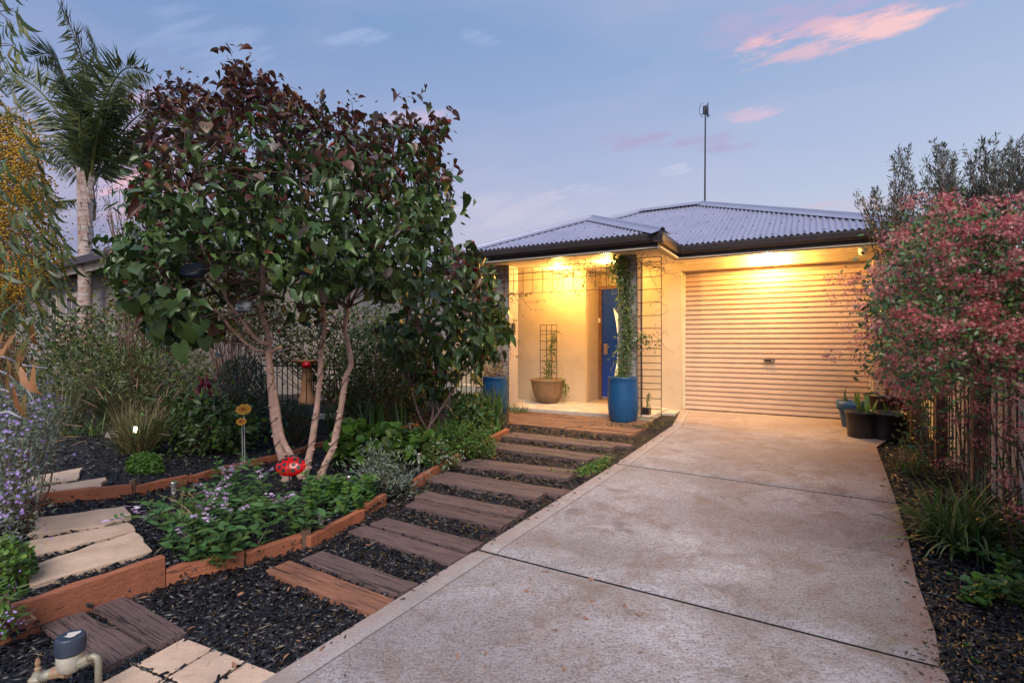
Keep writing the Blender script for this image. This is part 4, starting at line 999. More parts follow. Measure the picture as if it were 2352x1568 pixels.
for i, (x, y) in enumerate([(.035, .045), (.035, .0), (.038, -.045), (.075, .025), (.072, -.018), (.072, .052)]):
    for sgn in (-1, 1):
        t = 1 - (x / RX) ** 2 - (y / RY) ** 2
        if t < .05: continue
        c_ = lb + axl[0] * x * sgn + axl[1] * y + axl[2] * (RZ * math.sqrt(t) + .002)
        nr = (axl[0] * (x * sgn / RX ** 2) + axl[1] * (y / RY ** 2) + axl[2] * (RZ * math.sqrt(t) / RZ ** 2)).normalized(); t1 = nr.cross(axl[1]).normalized(); t2 = nr.cross(t1)
        m = MB(); m.lathe(c_, [(0, .0015), (.0155, .001), (.0165, -.004)], 14, (t1, t2, nr)); m.build('spot', M['dark'], le_)
m = MB(); dome(m, lb - axl[2] * .0, .006, RY * 1.02, RZ + .003, axl); m.build('body', M['dark'], le_, smooth=True)
m = MB(); dome(m, lb + axl[1] * .078 - axl[2] * .01, .04, .022, .02, axl); m.build('head', M['dark'], le_, smooth=True)
m = MB()
for sgn in (-1, 1):
    m.tube([lb + axl[1] * .09 + axl[0] * .02 * sgn, lb + axl[1] * .115 + axl[0] * .045 * sgn], .002, 4)
    m.tube([lb + axl[0] * .10 * sgn, lb + axl[0] * .13 * sgn + axl[1] * .02], .002, 4); m.tube([lb + axl[0] * .09 * sgn + axl[1] * .04, lb + axl[0] * .12 * sgn + axl[1] * .06], .002, 4)
m.build('antennae', M['dark'], le_)
m = MB(); b0 = gp(668, 1150, .05); m.tube([lb - axl[1] * .07, Vector((lb.x, lb.y + .01, b0.z))], .0055, 6); m.build('stake', M['dark'], le_)
# yellow metal flowers
for px, py, r_, lab in ((560, 940, .062, 'upper larger yellow metal flower on a thin white stem'), (555, 968, .042, 'lower smaller yellow metal flower on a thin white stem')):
    d = 5.0; c_ = W(px, py, d); e_ = empty('metal_flower', Vector((c_.x, c_.y + .02, float(G(c_.x, c_.y)) + .05)), lab, 'garden ornament')
    axf = (Vector((1, 0, 0)), Vector((0, .45, .89)), Vector((0, -.89, .45))); m = MB(); n = 16; vs = [c_ + axf[2] * .012]; fs = []
    for k in range(n): q = 2 * math.pi * k / n; rr = r_ * (1 + .05 * (k % 2)); vs.append(c_ + axf[0] * rr * 1.18 * math.cos(q) + axf[1] * rr * math.sin(q) * .85 + axf[2] * (.0 + .008 * (k % 2)))
    m.add(vs, [(0, 1 + k, 1 + (k + 1) % n) for k in range(n)]); m.build('petals', M['yellow'], e_)
    m = MB()
    for k in range(n): q = 2 * math.pi * k / n; m.tube([c_ + axf[2] * .015, c_ + (axf[0] * 1.18 * math.cos(q) + axf[1] * math.sin(q) * .85) * r_ * .8 + axf[2] * .007], .0016, 3)
    m.build('ribs', M['orange_r'], e_); m = MB(); m.tube([c_ - axf[2] * .005, Vector((c_.x, c_.y + .02, float(G(c_.x, c_.y)) + .05))], .004, 5); m.build('stem', M['whiteplastic'], e_)
# solar stake lights
def stake_light(px, py_top, py_bot, label, d=None):
    b0 = gp(px, py_bot, .05); h = (py_bot - py_top) / F * b0.y; s_ = h / .34
    s_ = min(max(s_, .8), 1.25); e_ = empty('stake_light', b0, label, 'garden light', 'solar stake lights in the left garden bed')
    t = b0 + Zv * h
    m = MB(); m.lathe(t, [(0, 0), (.028 * s_, 0), (.03 * s_, -.003), (.03 * s_, -.036 * s_), (.022 * s_, -.037 * s_), (0, -.038 * s_)], 16); m.build('cap', M['steel'], e_, smooth=False)
    m = MB(); m.box(t + Zv * .0015, (.03 * s_, .03 * s_, .003)); m.build('solar_cell', M['dark'], e_)
    m = MB(); m.lathe(t, [(.020 * s_, -.038 * s_), (.022 * s_, -.05 * s_), (.019 * s_, -.10 * s_), (.010 * s_, -.115 * s_)], 14); m.build('lens', M['clear'], e_, smooth=True)
    m = MB(); m.lathe(t, [(0, -.09 * s_), (.008, -.095 * s_), (.008, -.11 * s_), (0, -.112 * s_)], 8); m.build('lamp', M['whiteplastic'], e_)
    m = MB(); m.tube([t - Zv * .112 * s_, b0], .0065, 7); m.build('stake', M['steel'], e_)
for a in [(399, 1106, 1183, 'solar stake light at the left beside the wilted plant, in front of the terrace edging'), (475, 1145, 1225, 'solar stake light rising among the salvia stems'), (737, 1175, 1222, 'solar stake light sunk low at the right end of the salvia'), (802, 1092, 1140, 'solar stake light between the pea plants and the silver bush'), (962, 1040, 1095, 'solar stake light just behind the silver leaved bush'), (1002, 1024, 1060, 'solar stake light half hidden by small white flowers'), (1148, 937, 975, 'solar stake light among the strap leaves near the boards')]: stake_light(*a)
# lit little lamp in the grass
c_ = W(309, 1191 - 0, 5.0); c_ = W(311, 985, 5.2); e_ = empty('glow_light', Vector((c_.x, c_.y, float(G(c_.x, c_.y)) + .1)), 'tiny garden light glowing inside the brown grass clump', 'garden light')
m = MB(); m.lathe(c_, [(0, .03), (.014, .02), (.017, -.01), (.01, -.035), (0, -.04)], 10); m.build('bulb', M['led'], e_, smooth=True)
m = MB(); m.tube([c_ - Zv * .04, Vector((c_.x, c_.y, float(G(c_.x, c_.y)) + .1))], .006, 6); m.build('stake', M['steel'], e_)
# bird bath column with glossy red ball
bb = gp(705, 916, .12); bb = Vector(((705 - 1176) / F * 7.6, 7.6, CAMZ + (784 - 917) / F * 7.6)); e_ = empty('bird_bath', bb, 'terracotta column with a round bowl on top behind the tree trunks', 'bird bath')
m = MB(); m.lathe(bb, [(.13, -.06), (.125, .0), (.11, .02), (.085, .12), (.07, .28), (.066, .46), (.075, .50), (0, .50)], 24); m.build('column', M['terracotta'], e_, smooth=True)
m = MB(); m.lathe(bb, [(0, .50), (.10, .51), (.20, .55), (.215, .575), (.205, .578), (.18, .56), (0, .53)], 28); m.build('bowl', M['terracotta'], e_, smooth=True)
c_ = W(704, 838, 7.35); m = MB(); m.lathe(c_, [(0, .05)] + [(.062 * math.sin(t), .05 * math.cos(t)) for t in np.linspace(.2, 2.9, 9)] + [(0, -.05)], 18); o = m.build('red_ball', M['redgloss'], None, smooth=True, origin=c_); tag(o, 'glossy red ceramic ball in front of the bird bath column', 'garden ornament')
m = MB(); m.tube([c_ - Zv * .045, Vector((c_.x, c_.y, float(G(c_.x, c_.y))))], .006, 5); m.build('stake', M['dark'], o)
# water meter
wm0 = gp(150, 1612, .0); dW = wm0.y; S_ = dW / F       # metres per survey pixel
def wp(px, py): return W(px, py, dW)
wmt = empty('water_meter', wm0, 'old brass water meter with chipped navy cap in the bottom left corner', 'water meter')
cb_ = wp(165, 1500); cb_ = Vector((cb_.x, cb_.y, cb_.z)); Rm = 26 * S_
m = MB(); m.lathe(wp(162, 1532), [(Rm * .55, -8 * S_), (Rm * .9, 0), (Rm * 1.0, 12 * S_), (Rm * 1.02, 40 * S_), (Rm * .9, 44 * S_), (0, 44 * S_)], 24); m.build('meter_body', M['greyboot'], wmt, smooth=True)
m = MB(); m.lathe(wp(162, 1492), [(Rm * 1.08, -4 * S_), (Rm * 1.13, 0), (Rm * 1.13, 22 * S_), (Rm * 1.08, 32 * S_), (Rm * .98, 35 * S_), (0, 35 * S_)], 28); cp = m.build('meter_cap', M['navycap'], wmt, smooth=False, bevel=.003)
m = MB(); cc = wp(167, 1456.5); n = 11; m.add([cc + Vector((math.cos(q) * Rm * .62 * random.uniform(.6, 1.1), math.sin(q) * Rm * .62 * random.uniform(.5, 1.1), .002)) for q in np.linspace(0, 6.28, n + 1)[:n]], [tuple(range(n))]); m.build('flaked_paint', M['chip_white'], cp)
m = MB(); m.tube([wp(186, 1520), wp(196, 1517), wp(206, 1512)], [13 * S_, 12 * S_, 10 * S_], 8); m.build('coupling', M['brass'], wmt)
m = MB(); m.tube([wp(204, 1512), wp(214, 1505), wp(222, 1508), wp(226, 1520), wp(226, 1600)], 7 * S_, 10); m.build('outlet_elbow', M['brass'], wmt, smooth=True)
m = MB(); m.tube([wp(158, 1540), wp(140, 1540), wp(122, 1545)], [15 * S_, 14 * S_, 13 * S_], 8); m.build('coupling', M['rustfit'], wmt)
m = MB(); m.tube([wp(122, 1544), wp(108, 1550), wp(95, 1556)], 12 * S_, 10); m.build('inlet_pipe', M['brass'], wmt, smooth=True)
m = MB(); m.lathe(wp(86, 1575), [(17 * S_, -30 * S_), (17 * S_, 20 * S_), (11 * S_, 26 * S_), (8 * S_, 34 * S_), (0, 34 * S_)], 10); tp = m.build('stop_tap', M['brass'], wmt)
m = MB(); m.lathe(wp(87, 1541), [(6 * S_, 0), (7 * S_, 8 * S_), (4 * S_, 12 * S_), (6 * S_, 20 * S_), (3 * S_, 30 * S_), (0, 31 * S_)], 10); m.build('spindle', M['rustfit'], tp)
# solar panel and round lamp clipped in the tree
c_ = W(561, 703, 4.05); e_ = empty('solar_panel', c_, 'small square solar panel clipped to a branch of the big tree', 'solar panel')
axp = (Vector((.98, .18, -.05)).normalized(), Vector((.1, .45, .9)).normalized(), Vector((0, -.9, .43)))
m = MB(); m.box(c_, (.115, .092, .012), axp); m.build('panel_frame', M['navycap'], e_, bevel=.002)
m = MB()
for sy in (-1, 1): m.box(c_ + axp[1] * .021 * sy + axp[2] * .0066, (.098, .034, .002), axp)
m.build('solar_cell', plain('solar_cell', (.02, .035, .07), .15), e_); m = MB(); m.box(c_ + axp[2] * .0068, (.09, .003, .002), axp); m.build('centre_strip', M['whiteplastic'], e_)
m = MB(); m.tube([c_ - axp[2] * .01 - axp[1] * .03, c_ - axp[1] * .08 - axp[2] * .01, c_ - axp[1] * .10 + axp[0] * -.03], .008, 6); m.build('bracket', M['dark'], e_)
c_ = W(447, 622, 3.95); e_ = empty('spotlight', c_, 'round dark solar spotlight on a short arm at the left of the tree crown', 'garden light')
axq = (Vector((.8, .3, .3)).normalized(), Vector((-.1, .9, -.3)).normalized(), Vector((-.45, -.75, .45)).normalized()); axq = (axq[0], axq[2].cross(axq[0]).normalized(), axq[2])
m = MB(); m.lathe(c_, [(0, .03), (.04, .028), (.055, .036), (.075, .035), (.083, .02), (.083, -.01), (.07, -.03), (.03, -.05), (0, -.055)], 26, axq); m.build('lamp_head', M['navycap'], e_, smooth=True)
m = MB(); m.tube([c_ + Vector((.05, .03, -.05)), W(475, 651, 4.0), W(496, 672, 4.1), W(512, 690, 4.2)], .010, 7); m.build('arm', M['dark'], e_)
c_ = W(697, 1210, 3.7)
# fence of dark pickets with cream wall beyond, behind the garden
pf = empty('picket_fence', W(850, 900, 8.9), 'low dark metal picket fence behind the shrubs left of the porch', 'fence')
a0, a1 = W(600, 900, 8.6), W(1105, 900, 8.9); m = MB(); nP = 44
for i in range(nP): p = a0 + (a1 - a0) * (i / (nP - 1)); m.tube([Vector((p.x, p.y, 0)), Vector((p.x, p.y, .78))], .010, 5)
m.build('picket', M['dark'], pf, kind='stuff')
for z in (.12, .70): m = MB(); m.tube([Vector((a0.x, a0.y, z)), Vector((a1.x, a1.y, z))], .014, 6); m.build('rail', M['dark'], pf)
bw = MB(); q0, q1 = H(-4.6, 1.6, 0), Vector((-9.2, 12.0, 0)); dd_ = (q1 - q0); bw.box((q0 + q1) / 2 + Zv * .55, (dd_.length, .1, 1.4), (dd_.normalized(), Zv.cross(dd_.normalized()), Zv)); o = bw.build('boundary_wall', M['nwall'], None, origin=(q0 + q1) / 2); tag(o, 'low grey rendered wall across the back of the left garden', 'wall')
# pale rocks on the upper bed
for px, py, s_, lab in ((745, 958, .13, 'pale flat rock between the two right tree trunks'), (735, 920, .12, 'grey flat rock behind the tree beside the bird bath'), (270, 1000, .1, 'small pinkish rock in the grass at the left')):
    c_ = gp(px, py, .12); m = MB(); n = 9
    ring = [(math.cos(q) * random.uniform(.8, 1.2), math.sin(q) * random.uniform(.7, 1.1)) for q in np.linspace(0, 6.28, n + 1)[:n]]
    m.prism([c_ + Vector((x * s_ * 1.5, y * s_, -.02)) for x, y in ring], [c_ + Vector((x * s_ * 1.25, y * s_ * .8, .05 + random.uniform(-.01, .01))) for x, y in ring]); o = m.build('garden_rock', M['nwall'], None, origin=c_, bevel=.012); tag(o, lab, 'rock')

# ================================================================== PLANTS
def rn(n, s=1.0): return R.normal(0, s, (n, 3))
def hang(pos, ctr, up=.5, out=.8, rnd=.5, droop=.5):
    """leaf normals face up/outward, tips hang outward and down"""
    o = unit(pos - ctr); n = len(pos)
    nrm = unit(o * out + np.array([0, 0, up]) + rn(n, rnd)); tip = unit(o * .4 + np.array([0, 0, -droop]) + rn(n, .5)); return nrm, tip
def limbs(root, name, lines, mat, n=9, smooth=True):
    for pts, rads in lines:
        # resample smoothly with slight knobs
        P = [Vector(p) for p in pts]; out = []; rr = []
        for i in range(len(P) - 1):
            p0, p1, p2, p3 = P[max(i - 1, 0)], P[i], P[i + 1], P[min(i + 2, len(P) - 1)]
            K = 5
            for k in range(K + (i == len(P) - 2)):
                t = k / K; out.append(.5 * ((2 * p1) + (p2 - p0) * t + (2 * p0 - 5 * p1 + 4 * p2 - p3) * t * t + (3 * p1 - p0 - 3 * p2 + p3) * t ** 3))
                rr.append((rads[i] + (rads[i + 1] - rads[i]) * t) * (1 + random.uniform(-.05, .09)))
        m = MB(); m.tube(out, rr, n); m.build(name, mat, root, smooth=smooth)
def twigs(root, nodes, skel, mat, r0=.007, r1=.002, name='twigs', sag=.15):
    m = MB(); skel = np.asarray(skel)
    for p in nodes:
        d = np.linalg.norm(skel - p, axis=1) + .8 * np.maximum(0, skel[:, 2] - p[2]); b = skel[int(np.argmin(d))]
        L = np.linalg.norm(p - b); mid = b * .5 + p * .5 + R.normal(0, .06 * L, 3) + np.array([0, 0, .08 * L])
        m.tube([b, b * .6 + mid * .4 + R.normal(0, .02 * L, 3), mid, p], [r0 * (.6 + .5 * L), r0 * .8, r0 * .6, r1], 4, cap=False)
    return m.build(name, mat, root, kind='stuff')

# ---- the big purple-leaved tree with three trunks
DB = gp(665, 1103, .05).y
T0 = gp(668, 1100, .02); tree = empty('hibiscus_tree', T0, 'large tree with heart shaped green and bronze leaves and three pale trunks', 'tree')
def tl(pts, r0, r1, d0=DB, d1=DB):
    n = len(pts); r0 *= .64; r1 *= .8; return [W(x, y, d0 + (d1 - d0) * i / (n - 1)) for i, (x, y) in enumerate(pts)], list(np.linspace(r0, r1, n))
LM = [tl([(661, 1112), (655, 1070), (642, 1031), (634, 985), (629, 952), (622, 881), (617, 815), (617, 780), (609, 747), (601, 720), (604, 643), (600, 560), (590, 440)], .062, .018, DB, DB - .1),
      tl([(692, 1100), (672, 1052), (650, 1012), (641, 975), (636, 940), (628, 895)], .040, .034, DB - .02, DB - .03),
      tl([(617, 786), (606, 790), (580, 770), (554, 733), (527, 696), (506, 654), (488, 620), (455, 540), (430, 430)], .032, .010, DB - .05, DB - .7),
      tl([(615, 812), (600, 806), (575, 797), (532, 757), (506, 723), (470, 700), (420, 680), (380, 650)], .024, .009, DB - .02, DB - .5),
      tl([(619, 812), (628, 806), (644, 797)], .026, .022, DB - .03, DB - .14),
      tl([(698, 1104), (706, 1065), (714, 1031), (721, 985), (727, 945), (736, 855), (738, 804), (745, 740), (730, 640), (700, 520), (690, 400)], .052, .016, DB, DB + .1),
      tl([(735, 1100), (748, 1065), (764, 1031), (774, 985), (782, 945), (794, 868), (806, 836), (799, 789), (792, 755), (799, 707), (805, 640), (830, 560), (870, 470)], .050, .016, DB, DB),
      tl([(799, 707), (850, 620), (920, 540), (960, 480)], .020, .008, DB, DB + .2),
      tl([(603, 660), (640, 590), (660, 480), (650, 330)], .018, .006, DB, DB + .3),
      tl([(600, 560), (560, 450), (520, 330)], .014, .005, DB - .1, DB - .1),
      tl([(799, 720), (760, 640), (770, 520), (790, 400)], .018, .006, DB, DB + .5),
      tl([(609, 747), (560, 660), (470, 600), (350, 540)], .016, .006, DB, DB + .4)]
limbs(tree, 'trunk', [LM[0], LM[5], LM[6]], M['bark'], 10); limbs(tree, 'limb', [LM[i] for i in (1, 2, 3, 4, 7, 8, 9, 10, 11)], M['bark'], 8)
m = MB(); a_, b_ = LM[4][0][-1], LM[4][0][-2]; dcut = (a_ - b_).normalized(); t1 = dcut.cross(Zv).normalized(); m.lathe(a_ + dcut * .002, [(0, .002), (.0175, .001), (.0185, -.003)], 12, (t1, t1.cross(dcut), dcut)); m.build('pruned_end', M['cutwood'], tree)
m = MB()  # knots and pruned nubs on the trunks
for k in (0, 5, 6):
    pts, rd_ = LM[k]
    for j in range(16):
        i = random.randint(0, 5); t = random.random(); c_ = pts[i].lerp(pts[i + 1], t); r_ = rd_[i]; q = random.uniform(0, 6.28); dv = Vector((math.cos(q), -abs(math.sin(q)), random.uniform(.2, .7))).normalized()
        m.tube([c_ + dv * r_ * .6, c_ + dv * r_ * 1.15, c_ + dv * (r_ * 1.15 + .012)], [r_ * .52, r_ * .40, r_ * .24], 7)
m.build('knots', M['bark'], tree, smooth=True, kind='stuff')
m = MB()  # fairy-light cable wound round the trunks
for k in (0, 5, 6):
    pts, rd_ = LM[k]; P = []
    for s_ in range(70):
        t = s_ / 69 * 6; i = min(int(t), 5); c_ = pts[i].lerp(pts[i + 1], t - i); q = s_ * .42; P.append(c_ + Vector((math.cos(q), math.sin(q), 0)) * (rd_[i] + .005))
    m.tube(P, .0028, 4)
cbl = m.build('cable', M['dark'], None, origin=T0); tag(cbl, 'thin black fairy light cable wound round the tree trunks', 'cable')
CP = [(325, 232), (362, 195), (420, 178), (470, 205), (505, 222), (515, 150), (540, 136), (572, 150), (578, 185), (610, 172), (640, 205), (700, 228), (740, 262), (800, 252), (850, 270), (900, 290), (905, 258), (945, 258), (965, 300), (985, 262), (1022, 268), (1022, 330), (1005, 350), (1030, 400), (1040, 470), (1025, 520), (1050, 590), (1000, 660), (950, 700), (880, 690), (815, 660), (800, 700), (760, 770), (700, 790), (640, 740), (560, 690), (560, 760), (480, 790), (400, 790), (335, 770), (312, 715), (265, 680), (245, 610), (262, 545), (300, 500), (290, 440), (318, 400), (305, 345), (335, 300)]
cp, cpx = crown(CP, DB - .15, .95, 640, 120, .7)
skel = np.array([list(p) for i in (0, 2, 3, 5, 6, 7, 8, 9, 10, 11) for p in LM[i][0][5 if i in (0, 5, 6) else 1:]])
spx = [(335, 215), (385, 178), (455, 185), (520, 128), (566, 140), (605, 165), (668, 200), (735, 240), (808, 232), (872, 262), (935, 240), (990, 250), (1028, 262), (1045, 380), (1055, 470), (285, 470), (240, 560), (300, 372)]
spr = np.array([list(W(x, y, DB + random.uniform(-.5, .3))) for x, y in spx]); cp = np.vstack([cp, spr]); twigs(tree, cp, skel, M['barkdark'], .008, .002)
n = 12000; k = R.integers(0, len(cp), n); loose = R.random(n) < .40; pos = cp[k] + np.clip(rn(n, 1), -1.6, 1.6) * np.array([.085, .09, .085])
c2_, _ = crown(CP, DB - .15, 1.0, n, 90, .75); pos[loose] = c2_[loose]
pos[:len(spr) * 9] = np.repeat(spr, 9, 0) + rn(len(spr) * 9, .05) * np.array([1, 1, 1.3]); pyx = (pos[:, 0] / pos[:, 1]) * F + 1176; pyy = 784 - (pos[:, 2] - CAMZ) / pos[:, 1] * F; keep = inpoly(np.stack([pyx, pyy], 1), CP) | (np.arange(n) < len(spr) * 9) | (R.random(n) < .08); 
OPEN = [(425, 590), (480, 600), (545, 590), (600, 600), (650, 640), (700, 690), (760, 700), (830, 640), (850, 700), (800, 790), (640, 830), (560, 810), (480, 730)]   # bare limbs show here
keep &= ~(inpoly(np.stack([pyx, pyy], 1), OPEN) & ((pos[:, 1] < DB + .15) | (R.random(n) < .16))) | (R.random(n) < .02)
for ox_, oy_, od_, or_ in ((447, 622, 4.0, 46), (480, 655, 4.05, 26), (561, 703, 4.1, 34)):   # keep the spotlight and solar panel clear
    keep &= ~((np.hypot(pyx - ox_, pyy - oy_) < or_) & (pos[:, 1] < od_ + .08))
pos = pos[keep]; pyy = pyy[keep]; n = len(pos)
ctr = np.array(W(640, 520, DB)); nrm, tip = hang(pos, ctr, .75, .55, .42, .45)
flat = R.random(n) < np.clip(.25 + (600 - pyy) / 600, .2, .75); nf_ = flat.sum()
nrm[~flat, 1] -= .3; nrm = unit(nrm); nrm[flat] = unit(np.array([.1, -.1, 1]) + rn(nf_, .33)); tip[flat] = unit(rn(nf_, 1) * [1, 1, .25] + np.array([.35, -.2, -.25]))
# leaves near the top are young: smaller, bronze and red, more upright
hi = np.clip((500 - pyy) / 290, 0, 1); rr = R.random(n); mi = np.where(rr < hi * .10 + .012, 2, np.where(rr < hi * .95 + .08, 1, 0))
size = (.035 + .075 * R.random(n) ** 1.5) * (1 - .2 * hi) * np.where(mi == 2, .55, 1)
big = (R.random(n) < .12); size[big] *= 1.4; size = np.minimum(size * .9, .125)
FRM = frames(nrm, tip, size, size * R.uniform(.75, 1.02, n)); cu = R.random(n) < .5
for k_, tp_ in ((cu, HEARTC), (~cu, HEART)): leaves(tree, pos[k_], FRM[k_], tp_, [M['lf_green'], M['lf_bronze'], M['lf_red']], mi[k_], 145)
# hand placed large leaves low on the left
lp = [(362, 735, .155), (425, 742, .17), (412, 790, .16), (350, 700, .15), (465, 735, .12), (395, 690, .13), (615, 560, .11), (560, 520, .11), (500, 610, .10), (635, 640, .11), (575, 545, .11), (300, 690, .12), (470, 775, .11)]
pos = np.array([list(W(x, y, 3.75)) for x, y, s_ in lp]); n = len(lp); nrm = unit(np.array([[0, -.8, .55]]) + rn(n, .22)); tip = unit(np.array([[.1, -.2, -1]]) + rn(n, .35)); s_ = np.array([q[2] for q in lp]); leaves(tree, pos, frames(nrm, tip, s_), HEART, [M['lf_mid'], M['lf_green']], R.integers(0, 2, n), 20)
twigs(tree, pos, skel, M['barkdark'], .006, .003)

# ---- smaller shrub of the same kind
SB = gp(985, 1004, .05); shr = empty('hibiscus_shrub', SB, 'smaller shrub with the same heart shaped leaves between the big tree and the porch', 'shrub'); DS = SB.y
SL = [tl([(980, 1008), (985, 985), (993, 955), (998, 905)], .030, .014, DS, DS), tl([(983, 990), (962, 950), (945, 890)], .018, .010, DS, DS - .2), tl([(990, 975), (1012, 940), (1022, 925), (1050, 880), (1090, 800)], .022, .009, DS, DS),
      tl([(1008, 945), (998, 915), (985, 882), (980, 760)], .014, .008, DS, DS + .1), tl([(1000, 905), (1000, 800), (1010, 700), (1080, 620)], .012, .005, DS, DS), tl([(945, 890), (930, 800), (940, 720)], .010, .005, DS - .2, DS - .2), tl([(1075, 850), (1100, 740), (1105, 620)], .009, .004, DS, DS)]
limbs(shr, 'stem', SL, M['bark'], 7)
SP_ = [(1040, 575), (1075, 560), (1110, 590), (1135, 600), (1130, 640), (1150, 680), (1165, 740), (1160, 800), (1120, 830), (1080, 880), (1000, 905), (940, 870), (900, 800), (860, 770), (870, 740), (920, 720), (950, 690), (960, 650), (1000, 600)]
cp, _ = crown(SP_, DS, .55, 130, 70, .7); skel = np.array([list(p) for l in SL for p in l[0][2:]]); twigs(shr, cp, skel, M['barkdark'], .006, .002)
n = 1000; pos = cp[R.integers(0, len(cp), n)] + rn(n, .085); c2_, _ = crown(SP_, DS, .55, n, 60); q = R.random(n) < .5; pos[q] = c2_[q]
yy = 784 - (pos[:, 2] - CAMZ) / pos[:, 1] * F; hi = np.clip((700 - yy) / 120, 0, 1); rr = R.random(n); mi = np.where(rr < hi * .10 + .01, 2, np.where(rr < hi * .5 + .06, 1, 0))
nrm, tip = hang(pos, np.array(W(1010, 760, DS)), .6, .5, .45, .6); nrm[:, 1] -= .2; nrm = unit(nrm); size = R.uniform(.06, .15, n) * np.where(mi == 2, .6, 1)
FRM = frames(nrm, tip, size, size * .85); cu = R.random(n) < .5
for k_, tp_ in ((cu, HEARTC), (~cu, HEART)): leaves(shr, pos[k_], FRM[k_], tp_, [M['lf_green'], M['lf_bronze'], M['lf_red']], mi[k_], 130)

# ---- palm
pd = 10.6; pbase = W(196, 720, pd); pbase.z = -.2; palm = empty('palm_tree', pbase, 'tall palm with feathery fronds and ringed trunk behind the garden at the left', 'palm tree')
m = MB(); prof = []; zt = W(198, 425, pd).z
for i in range(60):
    z = -.2 + (zt + .2) * i / 59; r_ = .125 + .015 * (1 - i / 59) + (.008 if i % 3 == 0 else 0) + (.028 * max(0, (i - 44) / 15) if i > 44 else 0) - .015; prof.append((r_, z + .2))
m.lathe(pbase, prof, 18); m.build('trunk', M['palmtrunk'], palm, smooth=True)
ctop = W(200, 430, pd)
m = MB()   # torn leaf-base boots
for i in range(34):
    q = random.uniform(0, 6.28); z = random.uniform(-1.1, .15); r_ = .118 + .02 * (z + 1.1); b_ = Vector((ctop.x + math.cos(q) * r_, ctop.y + math.sin(q) * r_, ctop.z + z)); o_ = Vector((math.cos(q), math.sin(q), 0)); s_ = o_.cross(Zv)
    m.add([b_ - s_ * .07, b_ + s_ * .07, b_ + s_ * .04 + o_ * .03 + Zv * .25, b_ - s_ * .03 + o_ * .035 + Zv * .3], [(0, 1, 2, 3)])
m.build('leaf_bases', M['palmtrunk'], palm, kind='stuff')
def frond(pts, lw, n=64, dens=1.0, droop=.35):
    roll = random.choice([-1, 1]) * random.uniform(.5, 1.5)
    P = [Vector(p) for p in pts]; S_ = []
    for i in range(len(P) - 1):
        p0, p1, p2, p3 = P[max(i - 1, 0)], P[i], P[i + 1], P[min(i + 2, len(P) - 1)]
        for k in range(8): t = k / 8; S_.append(.5 * ((2 * p1) + (p2 - p0) * t + (2 * p0 - 5 * p1 + 4 * p2 - p3) * t * t + (3 * p1 - p0 - 3 * p2 + p3) * t ** 3))
    S_.append(P[-1]); m = MB(); m.tube(S_, list(np.linspace(.035, .006, len(S_))), 5); m.build('frond_stem', M['lf_olivegreen'], palm, smooth=True)
    pos = []; nr = []; tp = []; sz = []
    for j in range(n):
        t = .16 + .84 * j / n; x = t * (len(S_) - 1); i = min(int(x), len(S_) - 2); p = S_[i].lerp(S_[i + 1], x - i); tg = (S_[i + 1] - S_[i]).normalized(); sd = tg.cross(Zv);
        if sd.length < .1: sd = Vector((1, 0, 0))
        sd.normalize(); up = sd.cross(tg); sd, up = sd * math.cos(roll) + up * math.sin(roll), up * math.cos(roll) - sd * math.sin(roll)
        for sg in (-1, 1):
            for rep in range(2):
                d = (sd * sg * random.uniform(.7, 1.1) + tg * random.uniform(.3, .9) + up * random.uniform(-.35, .35) - Zv * random.uniform(droop * .4, droop * 1.6)).normalized()
                pos.append(p); tp.append(d); nr.append((up + Vector((random.uniform(-.6, .6), random.uniform(-.6, .6), 0))).normalized()); sz.append(lw * (math.sin(math.pi * min(1, t * .85 + .12)) * .8 + .25) * random.uniform(.7, 1.1))
    return np.array(pos), np.array(nr), np.array(tp), np.array(sz)
FR = [([(205, 425), (207, 330), (205, 230), (185, 120), (138, 12)], .62, 0, .35), ([(198, 420), (190, 340), (165, 230), (125, 130), (80, 130)], .58, .6, .45), ([(210, 425), (215, 330), (235, 240), (285, 160), (345, 170)], .58, -.5, .5),
      ([(195, 425), (180, 360), (140, 270), (80, 200), (20, 170), (-40, 175)], .60, .3, .4), ([(215, 425), (225, 385), (260, 330), (320, 265), (400, 240)], .60, .2, .4), ([(208, 425), (225, 300), (250, 240), (270, 200)], .48, -.9, .3),
      ([(190, 460), (150, 490 - 28), (100, 465), (60, 440), (40, 470)], .32, 1.2, .9), ([(203, 425), (204, 330), (215, 230), (225, 140), (200, 70)], .5, .5, .2), ([(200, 425), (185, 330), (180, 240), (150, 180)], .5, -.6, .3), ([(212, 425), (250, 370), (290, 330), (330, 330)], .42, .8, .6), ([(196, 425), (160, 370), (110, 330), (70, 330)], .42, .9, .6)]
for pts, lw, dd, dr_ in FR:
    nP = len(pts); P = [W(x, y, pd + dd * i / (nP - 1)) for i, (x, y) in enumerate(pts)]
    a, b_, c_, d_ = frond(P, lw, 66, 1, dr_); scatter('frond_leaflets', a, frames(b_, c_, d_ * 1.1, d_ * .75), NEED, M['lf_palm'], None, None, palm)
    # the leaflets of one frond are far too many and thin to part

